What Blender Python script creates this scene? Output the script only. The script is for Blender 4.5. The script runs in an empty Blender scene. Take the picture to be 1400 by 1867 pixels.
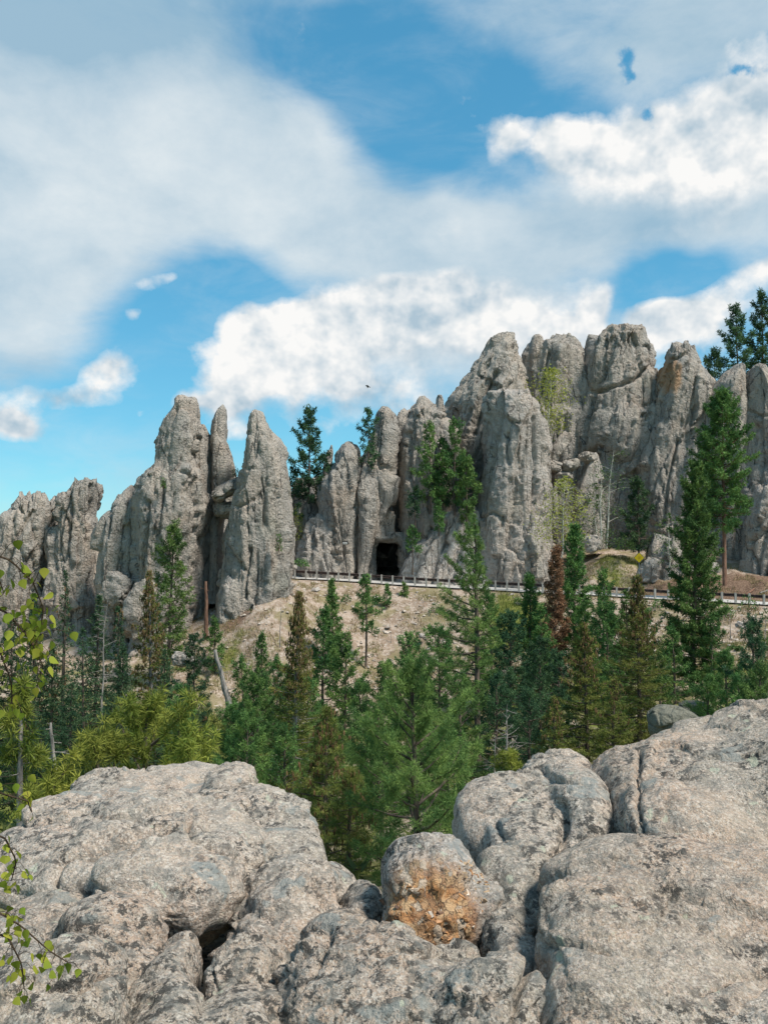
import bpy, bmesh, math, random
import numpy as np
from mathutils import Vector, Matrix, Euler

# ------------------------------------------------------------------ camera, sky, sun, exposure
C = bpy.context.scene.collection
scene = bpy.context.scene
R = math.radians
FPX, PW, PH = 1700.0, 1400.0, 1867.0
PITCH = math.atan((1000 - PH / 2) / FPX)
cam_data = bpy.data.cameras.new('camera')
cam = bpy.data.objects.new('camera', cam_data)
C.objects.link(cam)
cam_data.sensor_fit = 'HORIZONTAL'
cam_data.sensor_width = 36.0
cam_data.lens = 36.0 * FPX / PW
cam_data.clip_start = 0.05
cam_data.clip_end = 12000
cam.location = (0, 0, 0)
cam.rotation_euler = (R(90) + PITCH, 0, 0)
scene.camera = cam

EXPO = 1.85
scene.view_settings.view_transform = 'Standard'
scene.view_settings.look = 'None'
scene.view_settings.exposure = EXPO
scene.view_settings.gamma = 1
scene.view_settings.use_curve_mapping = False
K = 2.0 ** -EXPO

SUN_DIR = Vector((0.46, -0.30, 0.84)).normalized()      # towards the sun
sun_data = bpy.data.lights.new('sun', 'SUN')
sun_data.energy = 1.5
sun_data.angle = R(11)
sun_data.color = (1.0, 0.94, 0.85)
sun = bpy.data.objects.new('sun', sun_data)
C.objects.link(sun)
sun.location = (30, -30, 80)
sun.rotation_euler = (-SUN_DIR).to_track_quat('-Z', 'Y').to_euler()

def build_sky():
    w = bpy.data.worlds.new('World')
    scene.world = w
    w.use_nodes = True
    nt = w.node_tree
    nt.nodes.clear()
    L = nt.links
    def val(sock, x):
        if isinstance(x, (int, float)):
            sock.default_value = x
        elif isinstance(x, tuple):
            sock.default_value = x if len(sock.default_value) == len(x) else tuple(x) + (1.0,)
        else:
            L.new(x, sock)
    def M(op, a, b=None, c=None, clamp=False):
        n = nt.nodes.new('ShaderNodeMath'); n.operation = op; n.use_clamp = clamp
        for i, x in enumerate((a, b, c)):
            if x is not None: val(n.inputs[i], x)
        return n.outputs[0]
    def V(op, a, b=None, s=None):
        n = nt.nodes.new('ShaderNodeVectorMath'); n.operation = op
        val(n.inputs[0], a)
        if b is not None: val(n.inputs[1], b)
        if s is not None: val(n.inputs['Scale'], s)
        return n.outputs['Value'] if op in ('DOT_PRODUCT', 'LENGTH') else n.outputs['Vector']
    def noise(vec, scale, detail, rough, dist=0.0):
        n = nt.nodes.new('ShaderNodeTexNoise'); n.noise_dimensions = '3D'
        L.new(vec, n.inputs['Vector'])
        n.inputs['Scale'].default_value = scale; n.inputs['Detail'].default_value = detail
        n.inputs['Roughness'].default_value = rough; n.inputs['Distortion'].default_value = dist
        return n
    def smooth(x, lo, hi, a=0.0, b=1.0):
        n = nt.nodes.new('ShaderNodeMapRange'); n.interpolation_type = 'SMOOTHSTEP'; n.clamp = True
        val(n.inputs['Value'], x)
        for nm, y in (('From Min', lo), ('From Max', hi), ('To Min', a), ('To Max', b)): n.inputs[nm].default_value = y
        return n.outputs['Result']
    def mix(f, a, b):
        n = nt.nodes.new('ShaderNodeMix'); n.data_type = 'RGBA'; n.clamp_factor = True
        val(n.inputs[0], f); val(n.inputs[6], a); val(n.inputs[7], b)
        return n.outputs[2]
    tc = nt.nodes.new('ShaderNodeTexCoord')
    d = V('NORMALIZE', tc.outputs['Generated'])
    sep = nt.nodes.new('ShaderNodeSeparateXYZ'); L.new(d, sep.inputs[0])
    u = M('ARCTAN2', sep.outputs[0], sep.outputs[1])
    v = M('ARCSINE', sep.outputs[2])
    comb = nt.nodes.new('ShaderNodeCombineXYZ'); L.new(u, comb.inputs[0]); L.new(v, comb.inputs[1])
    uv0 = comb.outputs[0]
    wn = noise(d, 5.0, 3.0, 0.5)
    wv = V('MULTIPLY', V('SUBTRACT', wn.outputs['Color'], (0.5, 0.5, 0.5)), (0.10, 0.10, 0.0))
    wn2 = noise(d, 34.0, 4.0, 0.6)
    wv2 = V('MULTIPLY', V('SUBTRACT', wn2.outputs['Color'], (0.5, 0.5, 0.5)), (0.035, 0.035, 0.0))
    uv = V('ADD', uv0, wv)
    uvh = V('ADD', uv0, wv2)
    def ang(px, py):
        t = math.atan((PH / 2 - py) / FPX) + PITCH
        return (math.atan((px - PW / 2) / FPX / math.cos(t)) , t)
    def blobs(lst, base=0.0, src=None):
        acc = None
        for px, py, rx, ry, wt in lst:
            cu, cv = ang(px, py)
            q = V('MULTIPLY', V('SUBTRACT', src or uv, (cu, cv, 0.0)), (FPX / rx, FPX / ry, 0.0))
            e = M('POWER', 0.36788, V('DOT_PRODUCT', q, q))
            acc = M('MULTIPLY_ADD', e, wt, base if acc is None else acc)
        return acc
    holes = blobs(HOLES, 0.0, uvh)
    uvb = V('ADD', uv0, V('SCALE', wv2, None, 1.4))
    # clear air: Nishita
    sk = nt.nodes.new('ShaderNodeTexSky'); sk.sky_type = 'NISHITA'; sk.sun_disc = False
    sk.sun_elevation = math.asin(SUN_DIR.z)
    sk.sun_rotation = math.atan2(SUN_DIR.x, SUN_DIR.y)
    sk.altitude = 1500; sk.air_density = 1.0; sk.dust_density = 0.6; sk.ozone_density = 1.6
    gm = nt.nodes.new('ShaderNodeGamma'); L.new(sk.outputs[0], gm.inputs[0]); gm.inputs[1].default_value = 0.55
    hs = nt.nodes.new('ShaderNodeHueSaturation'); hs.inputs['Saturation'].default_value = 1.26
    L.new(V('MULTIPLY', gm.outputs[0], tuple(x * K * 2 for x in SKYMUL)), hs.inputs['Color'])
    blue = hs.outputs[0]
    # soft sheet cloud with wispy, graded edges
    sn = noise(V('MULTIPLY', d, (1.0, 1.0, 2.0)), 3.2, 8.0, 0.60, 0.25)
    sn2 = noise(V('MULTIPLY', V('ADD', d, (3.0, 1.0, 0.0)), (1.0, 1.0, 2.6)), 9.0, 6.0, 0.62, 0.5)
    scov = blobs(SOFT, 0.16)
    scov = M('ADD', scov, M('MULTIPLY_ADD', sn.outputs[0], 2.0, -1.0))
    scov = M('ADD', scov, M('MULTIPLY_ADD', sn2.outputs[0], 0.9, -0.45))
    smask = smooth(scov, -0.25, 0.95)
    smask = M('MAXIMUM', smask, M('MULTIPLY', smooth(M('MULTIPLY_ADD', sn.outputs[0], 0.6, M('MULTIPLY', sn2.outputs[0], 0.5)), 0.46, 0.76), 0.34))
    veil = blobs(VEIL, 0.0)
    sshade = M('ADD', M('MULTIPLY_ADD', noise(V('MULTIPLY', d, (1.0, 1.0, 1.6)), 5.5, 7.0, 0.60, 0.15).outputs[0], 2.1, -0.38), M('MULTIPLY', veil, -0.9), clamp=True)
    scol = mix(sshade, tuple(x * K for x in (0.35, 0.52, 0.65)), tuple(x * K for x in (0.80, 0.855, 0.875)))
    hole = smooth(M('ADD', holes, M('MULTIPLY_ADD', noise(d, 60.0, 4.0, 0.6).outputs[0], 0.9, -0.45)), 0.2, 0.75, 1.0, 0.0)
    smask = M('MULTIPLY', smask, hole)
    col = mix(M('MULTIPLY', smask, 0.93), blue, scol)
    # heaped cumulus: lumpy threshold, lit from the upper right, grey underneath
    cd = V('MULTIPLY', d, (1.0, 1.0, 1.15))
    def heap(vec):
        a = noise(vec, 11.0, 8.0, 0.60)
        b = nt.nodes.new('ShaderNodeTexVoronoi'); b.feature = 'F1'
        wrp = noise(vec, 18.0, 3.0, 0.6)
        vv = V('ADD', vec, V('SCALE', V('SUBTRACT', wrp.outputs['Color'], (0.5, 0.5, 0.5)), None, 0.05))
        L.new(vv, b.inputs['Vector']); b.inputs['Scale'].default_value = 22.0
        return M('MULTIPLY_ADD', b.outputs['Distance'], -0.50, M('MULTIPLY_ADD', a.outputs[0], 2.0, -0.68))
    h0 = heap(cd)
    def puff(vec): return M('ADD', noise(vec, 12.0, 4.0, 0.58).outputs[0], M('MULTIPLY', noise(vec, 40.0, 3.0, 0.55).outputs[0], 0.28))
    relief = M('SUBTRACT', puff(cd), puff(V('ADD', cd, (0.010, 0.0, 0.024))))
    bases = blobs(BASES, 0.0, uvb)
    ccov = M('ADD', blobs(HEAPS, -0.17), M('MULTIPLY_ADD', h0, 0.90, -0.12))
    soft_edge = M('MULTIPLY_ADD', bases, 0.50, 0.38)
    cmask = M('DIVIDE', M('SUBTRACT', ccov, 0.18), soft_edge, clamp=True)
    cmask = M('MULTIPLY', cmask, hole)
    lit = M('MULTIPLY_ADD', relief, 3.3, 0.70)
    lit = M('MULTIPLY_ADD', h0, 0.28, lit)
    lit = M('ADD', lit, M('MULTIPLY', bases, -0.80), clamp=True)
    ccol = mix(lit, tuple(x * K for x in (0.43, 0.56, 0.66)), tuple(x * K for x in (0.96, 0.955, 0.94)))
    col = mix(cmask, col, ccol)
    bg = nt.nodes.new('ShaderNodeBackground'); L.new(col, bg.inputs[0]); bg.inputs[1].default_value = 1.0
    out = nt.nodes.new('ShaderNodeOutputWorld'); L.new(bg.outputs[0], out.inputs[0])
    w.cycles.sampling_method = 'MANUAL'; w.cycles.sample_map_resolution = 512

# the cloud field: pixel-angle centre, extents, weight
SKYMUL = (0.093, 0.144, 0.156)
SOFT = [(60, 260, 280, 170, .85), (330, 300, 280, 170, .85), (560, 390, 240, 110, .75), (760, 440, 230, 75, .8), (930, 475, 170, 60, .65),
        (60, 520, 200, 170, .85), (110, 660, 140, 80, .55), (200, 60, 330, 110, .5), (1180, 110, 330, 110, .6), (950, 40, 240, 60, .35),
        (1000, 360, 170, 90, .3), (1200, 420, 220, 80, .7), (600, 10, 70, 30, .4), (900, 600, 300, 80, .45), (1340, 480, 80, 60, .5),
        (700, 130, 300, 85, -1.0), (850, 235, 190, 60, -.8), (520, 60, 110, 60, -.35), (410, 600, 150, 110, -1.3), (320, 720, 190, 90, -1.1), (480, 560, 90, 60, -.5),
        (1210, 515, 100, 32, -1.4), (200, 850, 420, 110, -1.2), (760, 310, 130, 70, -.45)]
VEIL = [(220, 50, 440, 90, 1.0), (100, 690, 150, 40, .55), (1100, 60, 420, 110, .28), (780, 350, 190, 70, .42), (1030, 400, 150, 60, .25), (900, 500, 250, 30, .2), (1180, 440, 200, 45, .45)]
HOLES = [(1095, 130, 16, 24, 0.70), (1110, 162, 14, 18, 0.62), (1372, 120, 50, 40, 0.58), (1302, 190, 36, 16, 0.62), (1145, 240, 18, 16, 0.66), (1365, 246, 14, 10, 0.62), (1390, 5, 60, 12, 0.70)]
HEAPS = [(920, 275, 70, 35, .5), (1040, 285, 110, 50, .65), (1200, 290, 190, 75, .95), (1370, 245, 100, 80, 1.0), (1350, 380, 130, 90, .8), (1130, 360, 170, 65, .6),
         (470, 640, 70, 50, .75), (560, 640, 110, 75, .9), (660, 580, 110, 60, .85), (760, 600, 120, 70, .8), (470, 700, 80, 55, .85), (870, 580, 120, 70, .9), (980, 620, 140, 70, .9), (660, 715, 200, 50, .75),
         (420, 740, 60, 40, .6), (1180, 590, 110, 50, .85), (1270, 600, 80, 50, .65), (1080, 550, 35, 45, .7), (1370, 535, 65, 28, .85),
         (215, 682, 58, 38, .95), (150, 725, 70, 22, .6), (60, 720, 90, 20, .4), (25, 765, 65, 28, .9), (305, 545, 60, 15, .55), (500, 575, 45, 25, .5), (340, 735, 45, 18, .6), (440, 800, 60, 16, .5), (265, 590, 22, 16, .45), (245, 742, 20, 10, .4),
         (190, 970, 40, 40, .5), (380, 450, 60, 50, .3), (240, 380, 40, 30, .22), (230, 480, 60, 50, .3), (850, 400, 130, 40, .25), (40, 670, 40, 20, .4),
         (640, 480, 380, 28, -.15), (1210, 512, 100, 26, -1.0), (380, 600, 60, 50, -.3), (1110, 572, 22, 26, -.6), (700, 500, 60, 30, -.2)]
BASES = [(720, 660, 130, 45, .55), (600, 745, 200, 24, .35), (1130, 415, 280, 50, .8), (1340, 450, 120, 40, .55), (950, 550, 140, 40, .3), (215, 738, 90, 14, .35), (960, 690, 160, 35, .35), (900, 330, 80, 35, .35), (60, 735, 100, 14, .3)]
build_sky()

# ------------------------------------------------------------------ helpers
CP, SP = math.cos(PITCH), math.sin(PITCH)
def at(px, py, Y):
    """the point at depth Y (metres in front of the viewpoint) seen in direction of photo pixel px, py"""
    a, b = (px - PW / 2) / FPX, (PH / 2 - py) / FPX
    d = np.array([a, CP - b * SP, SP + b * CP])
    return d * (Y / d[1])
def rgb(h):
    return h + (1.0,)

_rng = np.random.RandomState(7)
_perm = np.concatenate([_rng.permutation(256)] * 3).astype(np.int32)
_grad = _rng.normal(size=(256, 3)); _grad /= np.linalg.norm(_grad, axis=1)[:, None]
_jit = _rng.uniform(size=(256, 3)); _cellv = _rng.uniform(-1, 1, size=256)
def perlin(p):
    pi = np.floor(p).astype(np.int32); pf = p - pi; pi &= 255
    w = pf * pf * pf * (pf * (pf * 6 - 15) + 10)
    out = 0
    for dx in (0, 1):
        wx = w[:, 0] if dx else 1 - w[:, 0]
        for dy in (0, 1):
            wy = w[:, 1] if dy else 1 - w[:, 1]
            for dz in (0, 1):
                wz = w[:, 2] if dz else 1 - w[:, 2]
                h = _perm[_perm[_perm[(pi[:, 0] + dx) & 255] + ((pi[:, 1] + dy) & 255)] + ((pi[:, 2] + dz) & 255)]
                g = _grad[h]
                out = out + wx * wy * wz * (g[:, 0] * (pf[:, 0] - dx) + g[:, 1] * (pf[:, 1] - dy) + g[:, 2] * (pf[:, 2] - dz))
    return out * 1.6
def fbm(p, octaves=4, gain=0.5, lac=2.03):
    s, a = 0, 1.0
    for i in range(octaves):
        s = s + a * perlin(p + 17.3 * i); a *= gain; p = p * lac
    return s
def worley(p):
    """nearest and second nearest cell distance and a random value of the nearest cell"""
    pi = np.floor(p).astype(np.int32); pf = p - pi
    f1 = np.full(len(p), 9.0); f2 = np.full(len(p), 9.0); cid = np.zeros(len(p), np.int32); off = np.zeros_like(p)
    for dx in (-1, 0, 1):
        for dy in (-1, 0, 1):
            for dz in (-1, 0, 1):
                h = _perm[_perm[_perm[(pi[:, 0] + dx) & 255] + ((pi[:, 1] + dy) & 255)] + ((pi[:, 2] + dz) & 255)]
                q = _jit[h] + np.array([dx, dy, dz]) - pf
                d = np.sqrt((q * q).sum(1))
                n = d < f1
                f2 = np.where(n, f1, np.minimum(f2, d)); cid = np.where(n, h, cid); off = np.where(n[:, None], q, off); f1 = np.where(n, d, f1)
    return f1, f2, cid, (off * _grad[cid]).sum(1)

def tag(o, label=None, cat=None, group=None, kind=None):
    if label: o['label'] = label
    if cat: o['category'] = cat
    if group: o['group'] = group
    if kind: o['kind'] = kind
    return o
def empty(name, loc, label=None, cat=None, group=None):
    o = bpy.data.objects.new(name, None); C.objects.link(o)
    o.empty_display_size = 0.2; o.location = loc
    return tag(o, label, cat, group)
def mesh_data(name, v, f, mat, smooth=True, tint=None, attrs=None):
    me = bpy.data.meshes.new(name)
    v = np.asarray(v, np.float32); f = np.asarray(f, np.int32)
    n, k = f.shape
    me.vertices.add(len(v)); me.vertices.foreach_set('co', v.ravel())
    me.loops.add(n * k); me.loops.foreach_set('vertex_index', f.ravel())
    me.polygons.add(n)
    me.polygons.foreach_set('loop_start', np.arange(0, n * k, k, dtype=np.int32))
    me.polygons.foreach_set('loop_total', np.full(n, k, np.int32))
    me.polygons.foreach_set('use_smooth', np.full(n, smooth, bool))
    at_ = dict(attrs or {})
    if tint is not None: at_['tint'] = tint
    for nm, arr in at_.items():
        a = me.attributes.new(nm, 'FLOAT', 'POINT'); a.data.foreach_set('value', np.asarray(arr, np.float32))
    if mat: me.materials.append(mat)
    me.update(calc_edges=True)
    return me
def obj(name, v, f, mat, parent=None, smooth=True, tint=None, attrs=None, loc=None):
    o = bpy.data.objects.new(name, mesh_data(name, v, f, mat, smooth, tint, attrs)); C.objects.link(o)
    if parent: o.parent = parent
    if loc is not None: o.location = loc
    return o
def link_copy(o, parent=None):
    c = o.copy(); C.objects.link(c); c.parent = parent
    return c

class MB:
    """collects quads for one mesh"""
    def __init__(s): s.v = []; s.f = []; s.n = 0
    def add(s, v, f):
        s.v.append(np.asarray(v, float)); s.f.append(np.asarray(f, int) + s.n); s.n += len(v)
    def box(s, c, d, rot=None):
        q = np.array([[x, y, z] for x in (-.5, .5) for y in (-.5, .5) for z in (-.5, .5)]) * np.array(d)
        if rot is not None: q = q @ np.array(rot).T
        s.add(q + np.array(c), [[0, 1, 3, 2], [4, 6, 7, 5], [0, 4, 5, 1], [2, 3, 7, 6], [0, 2, 6, 4], [1, 5, 7, 3]])
    def tube(s, pts, rads, sides=6, wob=0.0, seed=0):
        pts = np.asarray(pts, float); n = len(pts)
        rads = np.broadcast_to(np.asarray(rads, float), (n,))
        t = np.gradient(pts, axis=0); t /= np.linalg.norm(t, axis=1)[:, None] + 1e-9
        ref = np.array([1.0, 0, 0]) if abs(t[0][2]) > .7 else np.array([0, 0, 1.0])
        a = np.cross(t, ref); a /= np.linalg.norm(a, axis=1)[:, None] + 1e-9
        b = np.cross(t, a)
        th = np.arange(sides) / sides * 2 * math.pi
        rr = rads[:, None] * np.ones(sides)
        if wob:
            rr = rr * (1 + wob * np.random.RandomState(seed).uniform(-1, 1, (n, sides)))
        v = pts[:, None] + rr[..., None] * (np.cos(th)[None, :, None] * a[:, None] + np.sin(th)[None, :, None] * b[:, None])
        i, j = np.meshgrid(np.arange(n - 1), np.arange(sides), indexing='ij'); k = (j + 1) % sides
        f = np.stack([i * sides + j, i * sides + k, (i + 1) * sides + k, (i + 1) * sides + j], -1).reshape(-1, 4)
        s.add(v.reshape(-1, 3), f)
        return s
    def build(s, name, mat, parent=None, smooth=True, loc=None, tint=None):
        return obj(name, np.concatenate(s.v), np.concatenate(s.f), mat, parent, smooth, tint, None, loc)
    def data(s, name, mat, smooth=True):
        return mesh_data(name, np.concatenate(s.v), np.concatenate(s.f), mat, smooth)

# ------------------------------------------------------------------ materials
class Mat:
    def __init__(s, name, rough=0.9, spec=0.25):
        s.m = bpy.data.materials.new(name); s.m.use_nodes = True
        s.nt = s.m.node_tree; s.L = s.nt.links
        s.b = s.nt.nodes['Principled BSDF']
        s.b.inputs['Roughness'].default_value = rough
        s.b.inputs['Specular IOR Level'].default_value = spec
        s.tc = s.nt.nodes.new('ShaderNodeTexCoord')
        s.geo = s.nt.nodes.new('ShaderNodeNewGeometry')
    def set(s, sock, x):
        if isinstance(x, (int, float)): sock.default_value = x
        elif isinstance(x, tuple): sock.default_value = x if len(x) == len(sock.default_value) else x + (1.0,)
        else: s.L.new(x, sock)
    def pos(s, sc=(1, 1, 1)):
        n = s.nt.nodes.new('ShaderNodeVectorMath'); n.operation = 'MULTIPLY'
        s.L.new(s.geo.outputs['Position'], n.inputs[0]); n.inputs[1].default_value = sc
        return n.outputs[0]
    def noise(s, vec, scale, detail=4, rough=.55, dist=0):
        n = s.nt.nodes.new('ShaderNodeTexNoise'); s.L.new(vec, n.inputs['Vector'])
        n.inputs['Scale'].default_value = scale; n.inputs['Detail'].default_value = detail
        n.inputs['Roughness'].default_value = rough; n.inputs['Distortion'].default_value = dist
        return n.outputs[0]
    def voro(s, vec, scale, feature='F1', out='Distance', rnd=1.0):
        n = s.nt.nodes.new('ShaderNodeTexVoronoi'); n.feature = feature; s.L.new(vec, n.inputs['Vector'])
        n.inputs['Scale'].default_value = scale; n.inputs['Randomness'].default_value = rnd
        return n.outputs[out]
    def math(s, op, a, b=None, c=None, clamp=False):
        n = s.nt.nodes.new('ShaderNodeMath'); n.operation = op; n.use_clamp = clamp
        for i, x in enumerate((a, b, c)):
            if x is not None: s.set(n.inputs[i], x)
        return n.outputs[0]
    def step(s, x, lo, hi, a=0.0, b=1.0):
        n = s.nt.nodes.new('ShaderNodeMapRange'); n.interpolation_type = 'SMOOTHSTEP'
        s.set(n.inputs['Value'], x)
        for nm, y in (('From Min', lo), ('From Max', hi), ('To Min', a), ('To Max', b)): n.inputs[nm].default_value = y
        return n.outputs['Result']
    def mix(s, f, a, b, kind='MIX'):
        n = s.nt.nodes.new('ShaderNodeMix'); n.data_type = 'RGBA'; n.blend_type = kind; n.clamp_factor = True
        s.set(n.inputs[0], f); s.set(n.inputs[6], a); s.set(n.inputs[7], b)
        return n.outputs[2]
    def attr(s, name, out='Fac', kind='GEOMETRY'):
        n = s.nt.nodes.new('ShaderNodeAttribute'); n.attribute_type = kind; n.attribute_name = name
        return n.outputs[out]
    def objrand(s):
        return s.nt.nodes.new('ShaderNodeObjectInfo').outputs['Random']
    def bump(s, h, strength=0.5, dist=0.05):
        n = s.nt.nodes.new('ShaderNodeBump'); n.inputs['Strength'].default_value = strength; n.inputs['Distance'].default_value = dist
        s.set(n.inputs['Height'], h); s.L.new(n.outputs[0], s.b.inputs['Normal'])
    def color(s, c): s.set(s.b.inputs['Base Color'], c)

def cliff_rock(name, warm=0.5, pale=0.0, stain=None, tone=None):
    m = Mat(name, 0.92, 0.2)
    p = m.pos(); pv = m.pos((1, 1, 0.28))
    a = m.noise(pv, 0.35, 5, .6, .4)
    b = m.noise(p, 1.3, 6, .65)
    c = m.mix(m.step(a, .36, .66), (0.345, 0.318, 0.285), (0.445 + .02 * warm, 0.395, 0.338 - .01 * warm))
    c = m.mix(m.step(m.noise(p, .22, 3), .5, .68, 0, .75), c, (0.415, 0.335, 0.270))          # warm feldspar zones
    c = m.mix(m.step(b, .5, .72, 0, .55), c, (0.455, 0.41, 0.35))
    c = m.mix(m.step(m.noise(pv, .9, 4, .6), .56, .7, 0, .55), c, (0.160, 0.150, 0.132))      # dark lichen films in streaks
    c = m.mix(m.step(m.noise(p, 3.4, 5, .75), .54, .64, 0, .75), c, (0.165, 0.158, 0.145))
    c = m.mix(m.step(m.noise(pv, .5, 6, .7), .55, .66, 0, .6), c, (0.195, 0.186, 0.172))
    c = m.mix(m.step(m.voro(p, 3.0), .0, .16, .7, 0), c, (0.60, 0.58, 0.54))                # pale crystals
    c = m.mix(m.step(m.noise(p, .12, 3, .5), .6, .72, 0, .4), c, (0.225, 0.225, 0.17))        # green-grey lichen
    if pale:
        pz = m.step(m.noise(p, .16, 4, .6), .30, .55, 0, pale)
        c = m.mix(pz, c, m.mix(m.step(m.noise(p, 1.6, 5, .7), .4, .6), (0.42, 0.36, 0.31), (0.60, 0.555, 0.51)))
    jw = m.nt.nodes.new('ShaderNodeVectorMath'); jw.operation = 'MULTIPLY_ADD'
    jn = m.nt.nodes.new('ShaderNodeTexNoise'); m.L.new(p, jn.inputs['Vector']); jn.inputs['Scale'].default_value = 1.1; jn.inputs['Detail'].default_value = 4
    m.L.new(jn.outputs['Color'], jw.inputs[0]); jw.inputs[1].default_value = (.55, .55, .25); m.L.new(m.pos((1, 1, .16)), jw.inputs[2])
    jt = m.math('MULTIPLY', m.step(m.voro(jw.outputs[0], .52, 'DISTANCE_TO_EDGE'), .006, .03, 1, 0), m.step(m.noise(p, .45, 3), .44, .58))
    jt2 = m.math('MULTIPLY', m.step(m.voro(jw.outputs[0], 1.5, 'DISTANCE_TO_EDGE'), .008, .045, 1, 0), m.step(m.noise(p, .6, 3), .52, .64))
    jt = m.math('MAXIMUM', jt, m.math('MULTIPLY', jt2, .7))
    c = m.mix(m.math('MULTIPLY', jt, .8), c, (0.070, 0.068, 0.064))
    if tone: c = m.mix(1.0, c, tone, 'MULTIPLY')
    if stain is not None:
        d = m.nt.nodes.new('ShaderNodeVectorMath'); d.operation = 'MULTIPLY'
        e = m.nt.nodes.new('ShaderNodeVectorMath'); e.operation = 'SUBTRACT'
        m.L.new(m.geo.outputs['Position'], e.inputs[0]); e.inputs[1].default_value = tuple(stain)
        m.L.new(e.outputs[0], d.inputs[0]); d.inputs[1].default_value = (.62, 0.0, .26)
        ln = m.nt.nodes.new('ShaderNodeVectorMath'); ln.operation = 'LENGTH'; m.L.new(d.outputs[0], ln.inputs[0])
        c = m.mix(m.step(m.math('MULTIPLY_ADD', m.noise(pv, 1.4, 5, .65), -.9, ln.outputs['Value']), -.05, .45, .75, 0), c, (0.46, 0.25, 0.12))
    m.color(c)
    h = m.math('MULTIPLY_ADD', m.noise(p, 5.0, 6, .72), .8, m.math('MULTIPLY', m.noise(m.pos((1, 1, .25)), 1.7, 6, .62), .9))
    h = m.math('MULTIPLY_ADD', m.step(m.voro(m.pos((1, 1, .45)), .9, 'DISTANCE_TO_EDGE'), 0, .035), .16, h)
    h = m.math('MULTIPLY_ADD', m.voro(p, 3.6), .35, h)
    h = m.math('MULTIPLY_ADD', jt, -.35, h)
    m.bump(h, .9, .40)
    return m.m
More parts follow.
